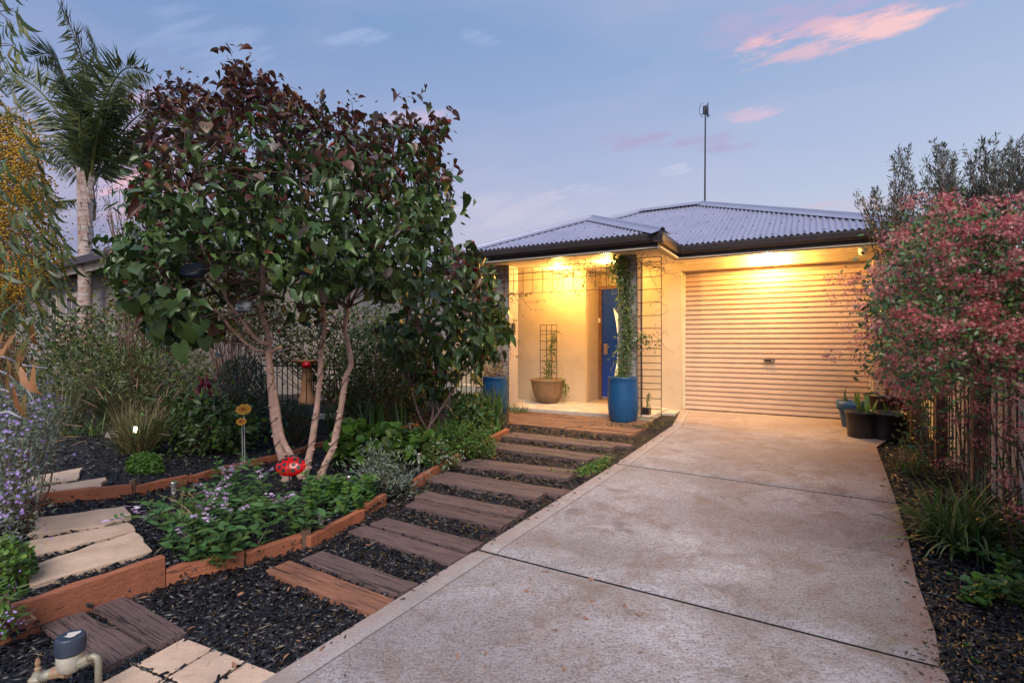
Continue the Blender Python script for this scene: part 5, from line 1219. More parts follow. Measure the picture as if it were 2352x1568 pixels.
# ---- generic leafy shrub volumes
def shrub(name, label, cat, poly, d0, half, n, tpl, mats, s0, s1, wts=None, up=.5, out=.7, droop=.2, base=None, tw=60, wood='barkdark', nobj=0, wid=1, flowers=None, Rr=60, clump=0, group=None, rnd=.6, upt=0, lname='leaf', shell=.6):
    poly = np.asarray(poly, float); bx = poly[:, 0].mean(); bz = W(bx, poly[:, 1].max(), d0)
    b_ = Vector((bz.x, bz.y, min(bz.z, float(G(bz.x, bz.y)) + .12))) if base is None else Vector(base)
    e_ = empty(name, b_, label, cat, group); pos, _ = crown(poly, d0, half, n, Rr, shell)
    nodes, _ = crown(poly, d0, half * .8, max(tw, 8), Rr)
    if clump:
        q = R.random(n) < clump; pos[q] = nodes[R.integers(0, len(nodes), q.sum())] + rn(q.sum(), (s0 + s1) * 1.1)
    ctr = pos.mean(0) - np.array([0, 0, .1]); nrm, tip = hang(pos, ctr, up, out, rnd, droop); tip = unit(tip + np.array([0, 0, upt]))
    sz = R.uniform(s0, s1, n); mi = R.choice(len(mats), n, p=wts); ms = [M[x] for x in mats]
    leaves(e_, pos, frames(nrm, tip, sz, sz * wid), tpl, ms, mi, nobj, lname)
    if tw:
        m = MB()
        for p in nodes[:tw]:
            p = Vector(p); mid = b_.lerp(p, .55) + Vector(R.normal(0, .05, 3)); mid.z = b_.z + (p.z - b_.z) * .5; m.tube([b_ + Vector((random.uniform(-.05, .05), random.uniform(-.05, .05), 0)), mid, p], [.009, .006, .002], 4, cap=False)
        m.build('branches', M[wood], e_, kind='stuff')
    for (ft, fmats, fn_, f0, f1, fc, nm) in (flowers or []):
        cen, _ = crown(poly, d0 - half * .15, half * 1.0, fc, Rr, .3); cen = cen[R.integers(0, fc, fn_)] + rn(fn_, .0 + f1 * 1.6)
        o_ = unit(cen - ctr); fz = R.uniform(f0, f1, fn_); scatter(nm, cen, frames(unit(o_ + np.array([0, -.4, .4]) + rn(fn_, .4)), rn(fn_), fz), ft, [M[x] for x in fmats], R.integers(0, len(fmats), fn_), None, e_)
    return e_
# back of the garden, left to right
shrub('abelia_shrub', 'mounded green shrub dotted with pale pink flowers below the palm trunk', 'shrub', [(150, 720), (190, 700), (230, 708), (280, 690), (330, 700), (360, 740), (370, 820), (330, 860), (240, 850), (160, 860), (120, 800), (125, 750)], 8.6, .7, 2600, OVAL, ['lf_dark', 'lf_mid', 'lf_olivegreen'], .05, .10, flowers=[(STAR, ['fl_abelia'], 260, .04, .07, 40, 'flowers')])
shrub('yellow_leaf_shrub', 'loose shrub with yellow green leaves between the palm and the big tree', 'shrub', [(250, 600), (290, 570), (330, 590), (380, 600), (400, 680), (420, 760), (380, 790), (330, 760), (290, 740), (262, 690), (240, 640)], 7.4, .5, 1100, OVAL, ['lf_lime', 'lf_olivegreen'], .05, .10, clump=.6)
shrub('bare_shrub', 'thin purple twigged shrub reaching up left of the big tree', 'shrub', [(215, 560), (235, 430), (300, 400), (330, 470), (340, 600), (300, 640), (240, 620)], 7.9, .5, 420, LANCE, ['lf_bronze', 'lf_dark'], .05, .09, tw=70, clump=.7, base=W(300, 700, 7.9))
shrub('grevillea_bush', 'fine leaved dark green bush filling the back of the garden at the left', 'shrub', [(130, 800), (200, 780), (300, 800), (400, 780), (470, 800), (500, 870), (480, 960), (380, 960), (260, 930), (150, 940), (90, 900), (90, 840)], 7.2, .8, 8200, LANCE, ['lf_olivegreen', 'lf_mid', 'lf_dark'], .05, .11, clump=.5, upt=.8)
shrub('dark_hedge', 'dark leafy hedge behind the trunks of the big tree', 'hedge', [(560, 700), (600, 690), (720, 690), (780, 700), (850, 705), (930, 720), (960, 760), (990, 800), (1000, 900), (960, 950), (880, 950), (800, 940), (740, 900), (700, 850), (620, 830), (560, 800)], 7.9, .55, 9500, OVAL, ['lf_dark', 'lf_mid', 'lf_olivegreen'], .045, .085, clump=.5, flowers=[(STAR, ['fl_abelia'], 150, .04, .065, 30, 'flowers')], tw=90)
shrub('far_left_bush', 'shadowy mixed bush at the far left behind the violet flowered shrub', 'shrub', [(-60, 720), (60, 700), (130, 730), (150, 800), (140, 900), (60, 900), (-60, 880)], 8.3, .7, 2000, OVAL, ['lf_dark', 'lf_olivegreen', 'lf_orange'], .05, .09, wts=[.6, .32, .08])
shrub('small_tree', 'slim young tree with bronze leaves rising between the hedge and the neighbouring house', 'tree', [(440, 590), (520, 560), (600, 600), (640, 660), (640, 740), (560, 790), (470, 780), (430, 700)], 7.0, .5, 1500, OVAL, ['lf_dark', 'lf_bronze', 'lf_lime'], .06, .10, wts=[.6, .15, .25])
shrub('rosemary_bush', 'rounded blue green needle leaved bush left of the tree trunks', 'shrub', [(500, 870), (520, 830), (560, 822), (600, 840), (620, 880), (640, 930), (630, 1000), (580, 1010), (520, 990), (490, 930)], 6.2, .45, 5200, NEED, ['lf_blue', 'lf_blue', 'lf_dark'], .04, .08, upt=1.2, wid=1.5)
shrub('blue_bush', 'low grey green bush just right of the left trunk', 'shrub', [(640, 960), (660, 920), (700, 930), (720, 980), (700, 1020), (650, 1030)], 5.9, .3, 1400, NEED, ['lf_blue', 'lf_dark'], .04, .08, upt=1.0, wid=1.5)
shrub('boxwood_bush', 'dense dark green small leaved bush right of the third trunk', 'shrub', [(800, 760), (860, 740), (930, 760), (975, 820), (980, 900), (950, 960), (880, 970), (820, 960), (790, 880)], 7.2, .5, 6000, OVAL, ['lf_dark', 'lf_mid'], .035, .065, clump=.4, tw=70)
shrub('green_shrub', 'bushy plant with oval green leaves behind the yellow metal flowers', 'shrub', [(395, 940), (430, 905), (480, 915), (520, 925), (560, 940), (590, 980), (575, 1030), (520, 1045), (460, 1050), (410, 1040), (385, 990)], 5.5, .35, 1500, OVAL, ['lf_mid', 'lf_bright', 'lf_dark'], .06, .11, wts=[.5, .2, .3], nobj=120, tw=40, clump=.4)
shrub('box_shrub', 'small bright green rounded bush beside the terrace edging', 'shrub', [(292, 1060), (310, 1042), (345, 1040), (372, 1055), (378, 1085), (360, 1105), (320, 1104), (295, 1090)], 4.75, .22, 1900, OVAL, ['lf_bright'], .02, .038, wid=1.2, tw=20, base=W(335, 1108, 4.75))
shrub('red_leaf_plant', 'burgundy spiky plant low behind the green shrub', 'plant', [(455, 905), (480, 880), (510, 890), (515, 930), (490, 950), (460, 940)], 6.6, .2, 60, LANCE, ['burgundy'], .12, .22, tw=8, upt=1.0)
# westringia with violet flowers, left foreground
WP = [(-60, 900), (40, 880), (95, 890), (135, 915), (150, 950), (120, 980), (125, 1040), (95, 1080), (100, 1120), (60, 1170), (85, 1220), (60, 1270), (20, 1340), (-80, 1360)]
we = shrub('westringia_bush', 'grey green needle leaved bush with violet flowers at the left edge', 'shrub', WP, 3.5, .7, 10500, NEED, ['lf_west', 'lf_west', 'lf_silver'], .022, .045, upt=.8, out=.6, wid=2.0, tw=60, clump=.55, flowers=[(STAR, ['fl_violet'], 560, .018, .032, 120, 'flowers')], base=W(20, 1300, 3.6))
shrub('ground_creeper', 'bright low creeping weeds at the bottom left beside the stepping stones', 'ground cover', [(-60, 1250), (20, 1230), (70, 1260), (85, 1300), (60, 1350), (20, 1380), (-60, 1400)], 2.75, .25, 1600, ROUND, ['lf_bright', 'lf_mid'], .014, .03, tw=30, base=W(20, 1370, 2.7), nobj=60)
shrub('alyssum_plant', 'small plant with purple round flower heads at the bottom left over the red sleeper', 'plant', [(-30, 1330), (30, 1330), (50, 1380), (30, 1450), (-40, 1460)], 2.2, .12, 200, LANCE, ['lf_bright', 'lf_mid'], .03, .06, tw=14, wid=1.3, flowers=[(STAR, ['fl_violet'], 120, .010, .016, 6, 'flowers')], base=W(0, 1450, 2.2))
# ---- wattle hanging in from the left edge
wa = empty('wattle_tree', Vector((-3.6, 2.9, -.2)), 'wattle with sickle leaves and golden blossom hanging in at the left edge', 'tree')
m = MB(); m.tube([Vector((-3.6, 2.9, -.2)), Vector((-3.5, 2.9, 1.2)), W(-80, 400, 2.9), W(-60, 0, 2.9)], [.07, .06, .04, .02], 8); m.build('trunk', M['barkdark'], wa, smooth=True)
WPs = [([(-60, -60), (20, -60), (55, 40), (60, 100), (50, 200), (20, 240), (-60, 240)], 90, 0, 'top'), ([(-60, 230), (40, 240), (90, 310), (110, 400), (120, 480), (160, 560), (165, 640), (130, 720), (60, 740), (-60, 740)], 620, 1, 'mid')]
sk = np.array([list(W(-60, y, 2.9)) for y in range(-50, 900, 30)])
for poly, nl, _, _ in WPs:
    pos, _q = crown(poly, 2.75, .45, nl, 60); n = len(pos); tip = unit(np.array([.35, 0, -.9]) + rn(n, .32)); nrm = unit(np.array([.1, -.9, .3]) + rn(n, .4)); s_ = R.uniform(.07, .13, n)
    leaves(wa, pos, frames(nrm, tip, s_, s_ * 1.1), SICK, [M['lf_wattle'], M['lf_lime'], M['lf_dark']], R.choice(3, n, p=[.6, .15, .25]), 150 if nl > 100 else 60); twigs(wa, pos[::6], sk, M['barkdark'], .005, .002)
BC, _q = crown([(-60, 260), (40, 265), (80, 330), (100, 430), (130, 520), (150, 570), (120, 640), (60, 690), (-60, 700)], 2.85, .35, 110, 50); nb_ = 9500; kk = R.integers(0, len(BC), nb_)
bd = rn(nb_, .036) * np.array([1, 1, 1.3]); pos = BC[kk] + bd; s_ = R.uniform(.008, .014, nb_); scatter('blossom', pos, frames(rn(nb_), rn(nb_), s_), BALL, [M['fl_wattle']], None, R.random(nb_), wa, 'stuff', True); twigs(wa, BC, sk, M['barkdark'], .004, .0015)
# dying orange leaves on a pale branch
ob = empty('drooping_branch', W(-60, 900, 2.5), 'pale bare branch with drooping orange brown leaves at the left edge', 'branch')
m = MB()
for P in ([(-60, 850), (10, 860), (60, 880), (110, 885)], [(-60, 930), (10, 935), (50, 950)], [(-60, 870), (20, 900), (60, 930), (90, 980)], [(-60, 1000), (20, 985), (50, 1000)]): m.tube([W(x, y - 40, 2.5) for x, y in P], [.008, .006, .004, .002][:len(P)], 6)
m.build('stem', M['palebranch'], ob, smooth=True, kind='stuff')
lp = [(75, 740, .17), (70, 770, .17), (40, 760, .16), (20, 790, .16), (50, 800, .15), (80, 830, .17), (20, 850, .2), (5, 800, .18), (30, 880, .2), (80, 850, .12), (60, 900, .12), (-10, 830, .2), (15, 820, .15), (45, 835, .17), (62, 785, .14), (88, 760, .12), (10, 760, .15), (28, 820, .2)]
pos = np.array([list(W(x, y, 2.45)) for x, y, q in lp]); n = len(lp); s_ = np.array([q[2] for q in lp]); leaves(ob, pos, frames(unit(np.array([[.2, -1, .1]]) + rn(n, .3)), unit(np.array([[-.05, 0, -1]]) + rn(n, .25)), s_, s_ * 1.2), SICK, [M['lf_orange'], M['lf_olivegreen']], R.choice(2, n, p=[.8, .2]), 30)

# ---- stems with paired leaves (salvia, peas, herbs)
def stem_plant(name, label, cat, base, spots, h, lean, ls, mats, tpl=OVAL, pairs=6, nobj=0, flowers=None, wid=1.0, group=None, wood='lf_mid', bare=.15, perk=.35):
    """spots: base points of stems; every stem arches outward and carries paired leaves"""
    e_ = empty(name, base, label, cat, group); m = MB(); pos = []; nr = []; tp = []; sz = []; tips = []
    for s_ in spots:
        q = random.uniform(0, 6.28); L = h * random.uniform(.45, 1.25); ln = lean * random.uniform(.2, 1.2); P = [Vector(s_) + Vector((math.cos(q) * ln * t ** 1.6 * L, math.sin(q) * ln * t ** 1.6 * L, L * t * (1 - .25 * ln * t))) for t in np.linspace(0, 1, 6)]
        m.tube(P, list(np.linspace(.0035, .0015, 6)), 4, cap=False); tips.append((P[-1], (P[-1] - P[-2]).normalized()))
        for j in range(pairs):
            t = bare + (1 - bare) * j / max(1, pairs - 1); x = t * 5; i = min(int(x), 4); p = P[i].lerp(P[i + 1], x - i); a0 = (j % 2) * 1.57 + q + random.uniform(-.3, .3)
            for sg in (0, math.pi):
                d = Vector((math.cos(a0 + sg), math.sin(a0 + sg), random.uniform(perk - .3, perk + .3))).normalized(); pos.append(p); tp.append(d); nr.append((Zv - d * d.z + Vector((random.uniform(-.3, .3), random.uniform(-.5, .1), 0)))); sz.append(ls * random.uniform(.6, 1.15) * (1 - .45 * (j == pairs - 1)))
    m.build('stems', M[wood], e_, kind='stuff')
    n = len(pos); pos, nr, tp, sz = map(np.array, (pos, nr, tp, sz)); leaves(e_, pos, frames(nr, tp, sz, sz * wid), tpl, [M[x] for x in mats], R.integers(0, len(mats), n), nobj)
    if flowers:
        fm, fs, prob, fl = flowers; pos = []; tp = []
        for p, d in tips:
            if random.random() > prob: continue
            d = (d + Vector((random.uniform(-.6, .6), random.uniform(-.6, .2), random.uniform(-.7, .2)))).normalized()
            for k in range(16): t = k / 16; q = random.uniform(0, 6.28); c_ = p + d * fl * t; pos.append(c_); tp.append(Vector((math.cos(q), math.sin(q), -.3)) + d * .4)
        if pos: n = len(pos); scatter('flowers', np.array(pos), frames(rn(n), np.array(tp), R.uniform(fs * .7, fs * 1.3, n), fs * .9), OVAL, [M[x] for x in fm], R.integers(0, len(fm), n), None, e_)
    return e_
def in_bed(poly, n, dz=.05):
    poly = np.asarray(poly, float); lo, hi = poly.min(0), poly.max(0); out = []
    while len(out) < n:
        q = R.random((n * 4, 2)) * (hi - lo) + lo; q = q[inpoly(q, poly)]; out += [gp(x, y, dz) for x, y in q]
    return out[:n]
stem_plant('salvia_plant', 'sprawling green leaved salvia with lilac flower spikes spilling over the red edging', 'plant', gp(560, 1220), in_bed([(400, 1225), (470, 1190), (560, 1180), (640, 1190), (700, 1210), (730, 1225), (690, 1245), (600, 1270), (520, 1305), (390, 1315)], 62), .36, 1.1, .088, ['lf_salvia', 'lf_mid', 'lf_salvia'], pairs=6, nobj=290, flowers=(['fl_salvia'], .032, .30, .11))
stem_plant('tall_salvia', 'taller leafy salvia stem group rising in front of the ladybird', 'plant', gp(530, 1175), in_bed([(490, 1170), (540, 1160), (600, 1170), (600, 1190), (520, 1200)], 11), .40, .35, .085, ['lf_salvia'], pairs=8, nobj=120, flowers=(['fl_salvia'], .026, .25, .09))
stem_plant('pea_plant', 'bright green pea like plants along the bed edge right of the salvia', 'plant', gp(760, 1170), in_bed([(700, 1150), (760, 1125), (800, 1135), (870, 1140), (850, 1170), (790, 1200), (720, 1190)], 60), .20, .5, .045, ['lf_bright', 'lf_salvia'], tpl=ROUND, pairs=7, nobj=160, wid=1.0)
shrub('silver_bush', 'silvery grey lavender like bush overhanging the red edging', 'shrub', [(815, 1095), (840, 1060), (875, 1040), (910, 1060), (940, 1090), (955, 1130), (930, 1155), (880, 1165), (840, 1150), (810, 1130)], 4.35, .3, 3000, LANCE, ['lf_silver', 'lf_west', 'lf_dark'], .03, .055, wts=[.4, .4, .2], upt=.7, clump=.5, wid=1.3, tw=40)
shrub('leafy_greens', 'patch of broad bright green leafy plants right of the tree trunks', 'plant', [(770, 1000), (800, 970), (860, 985), (900, 975), (930, 1000), (960, 1020), (985, 1050), (940, 1080), (880, 1070), (830, 1075), (780, 1065), (760, 1040)], 5.15, .4, 980, ROUND, ['lf_bright', 'lf_bright', 'lf_mid'], .06, .12, nobj=260, tw=40, droop=.1, up=.9)
shrub('nasturtium_patch', 'round leaved nasturtium patch in the middle of the bed', 'plant', [(930, 1000), (960, 985), (1010, 1010), (1030, 1040), (1010, 1070), (960, 1060), (935, 1040)], 5.1, .25, 220, ROUND, ['lf_mid', 'lf_bright'], .05, .10, nobj=120, tw=20, up=1)
shrub('alyssum_patch', 'low plant with tiny white flowers beside a solar light', 'plant', [(980, 1030), (1010, 1015), (1050, 1040), (1060, 1060), (1010, 1085), (975, 1070)], 4.9, .2, 700, OVAL, ['lf_salvia', 'lf_olivegreen'], .02, .045, tw=16, flowers=[(STAR, ['fl_white'], 120, .015, .025, 14, 'flowers')])
shrub('herb_bush', 'dense bright green herb bush at the right end of the bed', 'plant', [(1030, 1000), (1060, 975), (1110, 985), (1135, 1010), (1125, 1045), (1080, 1058), (1040, 1045)], 5.4, .3, 2200, OVAL, ['lf_bright', 'lf_mid'], .025, .05, tw=30, clump=.3)
shrub('white_flower_bush', 'leafy bush below the left porch post in front of the blue pot', 'shrub', [(1040, 930), (1070, 900), (1110, 910), (1130, 940), (1120, 985), (1070, 995), (1035, 975)], 6.2, .3, 900, OVAL, ['lf_mid', 'lf_salvia'], .05, .085, tw=24, nobj=60)
# wilted plant
stem_plant('wilted_plant', 'wilted yellowing plant with limp leaves left of the salvia', 'plant', gp(440, 1200), in_bed([(400, 1180), (450, 1150), (490, 1170), (480, 1210), (420, 1215)], 16), .22, 1.4, .075, ['lf_olivegreen', 'gr_dry', 'lf_dark'], tpl=OVAL, pairs=5, nobj=60, wood='straw')

# ---- blades
def blades(name, label, cat, spots, n, L, wd, mats, lean=.6, curl=1.0, nobj=0, seg=6, base=None, up=1.0, plume=0, group=None):
    base = base or spots[0]; e_ = empty(name, base, label, cat, group); o0 = org(e_); V = []; T = []; MI = []; TI = []; c = 0; tops = []
    for i in range(n):
        s_ = Vector(random.choice(spots)) + Vector((random.gauss(0, .03), random.gauss(0, .03), 0)); q = random.uniform(0, 6.28); l = L * random.uniform(.55, 1.1); ln = lean * random.uniform(.15, 1.2); cu = curl * random.uniform(.5, 1.3); w_ = wd * random.uniform(.7, 1.2)
        dx = Vector((math.cos(q), math.sin(q), 0)); sd = dx.cross(Zv); tw_ = random.uniform(-.5, .5); P = []; ang = math.pi / 2 * (1 - ln * .45); p = s_.copy()
        vs = []
        for k in range(seg + 1):
            t = k / seg; ww = w_ * (1 - t ** 2.2) * (.75 + .5 * t if t < .5 else 1); sd2 = sd * math.cos(tw_ * t) + Zv * math.sin(tw_ * t) * .5
            if k == seg: vs.append(p.copy())
            else: vs += [p - sd2 * ww / 2, p + sd2 * ww / 2]
            p = p + (dx * math.cos(ang) + Zv * math.sin(ang)) * (l / seg); ang -= cu * 1.5 * (t + .25) / seg * (1.3 if ln > .5 else .8)
        tops.append((vs[-1], (vs[-1] - vs[-3]).normalized()))
        ts = []
        for k in range(seg - 1): a = 2 * k; ts += [(a, a + 1, a + 3), (a, a + 3, a + 2)]
        a = 2 * (seg - 1); ts.append((a, a + 1, a + 2)); mi = random.randrange(len(mats))
        if i < nobj:
            me = rawmesh('blade', [tuple(v) for v in vs], ts, M[mats[mi]], None, None, False, s_); link('blade', me, e_, s_ - o0)
        else:
            V += [tuple(v) for v in vs]; T += [tuple(c + x for x in f) for f in ts]; MI += [mi] * len(ts); TI += [random.random()] * len(vs); c += len(vs)
    if V: me = rawmesh('blades', V, T, [M[x] for x in mats], MI, TI, False, o0); o = link('blades', me, e_); o['kind'] = 'stuff'
    if plume:
        m = MB()
        for p, d in random.sample(tops, min(plume, len(tops))): m.tube([p - d * .02, p + d * .03, p + d * .10, p + d * .15 - Zv * .01], [.002, .006, .005, .001], 5)
        m.build('plumes', M['gr_plume'], e_, kind='stuff')
    return e_
g_ = lambda x, y, z=.1: gp(x, y, z)
blades('fountain_grass', 'clump of brown and green fountain grass with furry plumes left of centre', 'grass', [g_(x, y, .12) for x, y in ((290, 1040), (320, 1050), (350, 1035), (300, 1020))], 1000, .62, .006, ['gr_dry', 'gr_dry', 'gr_green'], 1.1, .8, 0, 5, plume=22)
blades('wild_grass', 'tall wispy wild grass behind the fountain grass at the back left', 'grass', [g_(x, y, .12) for x, y in ((180, 985), (240, 975), (300, 965), (380, 965), (430, 975), (150, 1000))], 620, .85, .008, ['gr_green', 'gr_dry'], .7, .6, 0, 5, plume=16)
blades('low_grass', 'low arching green leaves on the dark mulch right of the violet bush', 'grass', [g_(x, y, .12) for x, y in ((170, 1005), (215, 1000))], 60, .35, .012, ['gr_iris', 'lf_lime'], 1.3, 1.0)
blades('back_grass', 'dark grassy tufts behind the three tree trunks', 'grass', [g_(x, y, .12) for x, y in ((830, 985), (900, 990), (620, 985), (570, 970), (760, 985), (860, 970), (680, 985), (930, 960))], 420, .45, .010, ['gr_green', 'gr_iris', 'lf_dark'], .9, .9)
blades('iris_clump', 'upright iris leaves standing above the leafy greens in mid bed', 'plant', [g_(x, y, .05) for x, y in ((900, 1040), (850, 1035), (820, 1025), (925, 1030), (880, 1030))], 30, .62, .030, ['gr_iris'], .45, .25, 30, 5)
blades('iris_clump', 'fan of iris leaves at the foot of the smaller shrub', 'plant', [g_(x, y, .05) for x, y in ((1030, 1030), (1010, 1035), (1050, 1025))], 70, .42, .026, ['gr_iris'], .8, .5, 70, 5)
blades('agapanthus_clump', 'big clump of strap leaves in front of the left blue pot', 'plant', [g_(x, y, .05) for x, y in ((1110, 985), (1130, 975), (1090, 985), (1145, 980), (1120, 965), (1075, 1000), (1095, 1005))], 190, .56, .028, ['gr_iris', 'gr_iris', 'gr_lir'], .7, .6, 190, 6)
blades('edge_grass', 'small grass tuft with narrow leaves at the right end of the edging', 'grass', [g_(x, y, .05) for x, y in ((1125, 1000), (1140, 995), (1110, 1012), (1095, 1020))], 120, .20, .014, ['gr_iris', 'lf_bright'], .9, .8)
blades('porch_grass', 'short weedy grass at the foot of the left porch post', 'grass', [H(-2.3, -1.2, 0), H(-2.45, -1.22, 0), H(-2.15, -1.22, 0)], 80, .16, .008, ['gr_green', 'gr_iris'], 1.0, .9)
lsp = [Vector((x, y, float(G(x, y)))) for x, y in [tuple(gp(px, py)[:2]) for px, py in ((2160, 1250), (2200, 1260), (2235, 1262), (2210, 1275), (2265, 1255), (2190, 1240), (2250, 1240))]]
blades('liriope_clump', 'large clump of arching narrow striped leaves beside the driveway on the right', 'plant', lsp, 380, .50, .020, ['gr_lir', 'gr_lir', 'gr_iris'], 1.35, 1.3, 200, 7)
blades('strap_tuft', 'small tuft of strap leaves in the right bed between pots and grass clump', 'plant', [gp(x, y) for x, y in ((2075, 1085), (2085, 1075), (2100, 1090))], 60, .30, .012, ['gr_lir', 'gr_iris'], .9, .9)
# bulbs in the black pots
def potplant(c, z, n, L, wd, nm, lab, mats=('gr_iris', 'lf_bright')):
    c = Vector(c) + Zv * z; blades(nm, lab, 'plant', [c + Vector((random.uniform(-.06, .06), random.uniform(-.06, .06), 0)) for _ in range(4)], n, L, wd, list(mats), .6, .35, n, 5, base=c)
potplant(k1[0], .25, 14, .30, .055, 'bulb_plant', 'broad green bulb leaves growing in the left black pot'); potplant(k2[0], .25, 6, .20, .035, 'bulb_shoots', 'two short green shoots in the nearest black pot'); potplant(l4, .2, 5, .34, .04, 'bulb_leaves', 'a few upright leaves growing behind in the blue plastic pot')

# ---- climbers on the porch
def vine(name, label, path_, n, wd, mats, s0, s1, flowers=0, group=None, stem='lf_mid', nobj=0):
    P = [Vector(p) for p in path_]; e_ = empty(name, P[0], label, 'climbing plant', group); m = MB()
    for k in range(3): m.tube([p + Vector((random.gauss(0, wd * .3), random.gauss(0, wd * .2), 0)) for p in P], .004, 4, cap=False)
    m.build('stems', M[stem], e_, kind='stuff'); x = R.random(n) * (len(P) - 1.001); i = x.astype(int); A_ = np.array([list(p) for p in P]); pos = A_[i] + (A_[i + 1] - A_[i]) * (x - i)[:, None] + rn(n, wd) * np.array([1, .6, 1])
    nrm = unit(np.array([0, -.7, .5]) + rn(n, .5)); tip = unit(np.array([0, 0, -.5]) + rn(n, .6)); s_ = R.uniform(s0, s1, n); leaves(e_, pos, frames(nrm, tip, s_, s_ * 1.1), OVAL, [M[q] for q in mats], R.integers(0, len(mats), n), nobj)
    if flowers: q = pos[R.integers(0, n, flowers)] + rn(flowers, .02); scatter('flowers', q, frames(unit(np.array([0, -1, .3]) + rn(flowers, .4)), rn(flowers), R.uniform(.02, .035, flowers)), STAR, M['fl_white'], None, None, e_)
    return e_
pz = Vector((pB.x, pB.y + .05, .6)); pc = H(-.52, -1.19, 0)
vine('jasmine_vine', 'dense green jasmine climbing the right porch post from the blue pot', [pz, pc + Zv * .95, pc + Zv * 1.3 + UX * .05, pc + Zv * 1.7, pc + Zv * 2.0 - UX * .02, pc + Zv * 2.3 - UX * .08], 1900, .065, ['lf_mid', 'lf_olivegreen', 'lf_salvia'], .03, .055, 160, nobj=40)
vine('jasmine_tuft', 'bushy green jasmine top spilling over the upper right post', [pc + Zv * 2.0 - UX * .12, pc + Zv * 2.2 - UX * .04, pc + Zv * 2.28 - UX * .16], 420, .07, ['lf_mid', 'lf_bright'], .03, .06, 20)
vine('jasmine_spray', 'loose jasmine sprays sticking out right of the post at door handle height', [pc + Zv * 1.0 + UX * .1, pc + Zv * 1.2 + UX * .25, pc + Zv * 1.05 + UX * .36], 110, .06, ['lf_mid', 'lf_salvia'], .03, .05, 26)
vine('bowl_pot_vine', 'thin vine climbing the little trellis in the brown bowl pot', [pt + Vector((.0, 0, .0)), pt + UX * .03 + Zv * .3, pt + UX * .06 + Zv * .6, pt + UX * .14 + Zv * .85], 300, .05, ['lf_mid', 'lf_lime'], .03, .055)
vine('bowl_pot_trailer', 'trailing leaves hanging over the right rim of the brown bowl pot', [pC + UX * .25 + Zv * .42, pC + UX * .33 + Zv * .3, pC + UX * .34 + Zv * .15], 70, .035, ['lf_lime', 'lf_mid'], .03, .05)
def dryvine(name, label, anchors, n, spread, leafn, mats=('gr_dry', 'dryl')):
    e_ = empty(name, anchors[0], label, 'climbing plant'); m = MB(); A_ = [Vector(a) for a in anchors]; tips = []
    for k in range(n):
        p = A_[random.randrange(len(A_) - 1)].lerp(A_[-1], random.random() * .9) if False else A_[0].lerp(A_[-1], random.random()); P = [p]
        d = Vector((random.gauss(0, 1), random.gauss(0, .4), random.gauss(0, .8))).normalized()
        for j in range(6): d = (d + Vector((random.gauss(0, .5), random.gauss(0, .2), random.gauss(0, .4)))).normalized(); P.append(P[-1] + d * spread * .16); tips.append(P[-1])
        m.tube(P, [.003, .003, .0025, .002, .002, .0015, .001], 4, cap=False)
    m.build('stems', M['barkdark'], e_, kind='stuff'); q = np.array([list(random.choice(tips)) for _ in range(leafn)]); s_ = R.uniform(.025, .05, leafn); scatter('foliage', q, frames(unit(np.array([0, -1, .2]) + rn(leafn, .5)), unit(np.array([0, 0, -1]) + rn(leafn, .5)), s_), OVAL, [M['lf_dark'], M['lf_orange'], M['lf_olivegreen']], R.choice(3, leafn, p=[.4, .35, .25]), None, e_)
dryvine('dry_vine', 'bare tangled vine in the hanging wire mesh over the porch opening', [H(-1.7, -1.17, 2.14), H(-.7, -1.17, 2.1)], 60, .55, 90)
dryvine('dry_vine', 'bare twiggy vine in the top of the mesh right of the porch post', [H(-.34, -1.17, 2.2), H(.02, -1.17, 2.1)], 40, .5, 14)
dryvine('dry_vine', 'thin brown vine running down the outer edge of the right mesh', [H(-.02, -1.17, 2.2), H(-.02, -1.17, .9)], 18, .25, 6)
dryvine('dead_climber', 'brown dried climber covering the left porch post above its blue pot', [H(-2.75, -1.22, 1.7), H(-2.7, -1.25, .65)], 90, .5, 520)
dryvine('hanging_sprig', 'leafy vine sprig hanging at the upper left of the porch opening', [H(-2.45, -1.2, 1.9), H(-2.1, -1.2, 1.72)], 16, .4, 110)
shrub('pot_shrub', 'yellowish dry shrub growing in the left blue pot', 'shrub', [(1085, 870), (1095, 830), (1130, 815), (1160, 830), (1170, 870), (1140, 885), (1100, 890)], pA.y, .18, 520, OVAL, ['lf_orange', 'lf_olivegreen', 'lf_lime'], .03, .055, wts=[.4, .4, .2], tw=20, base=pA + Zv * .55)

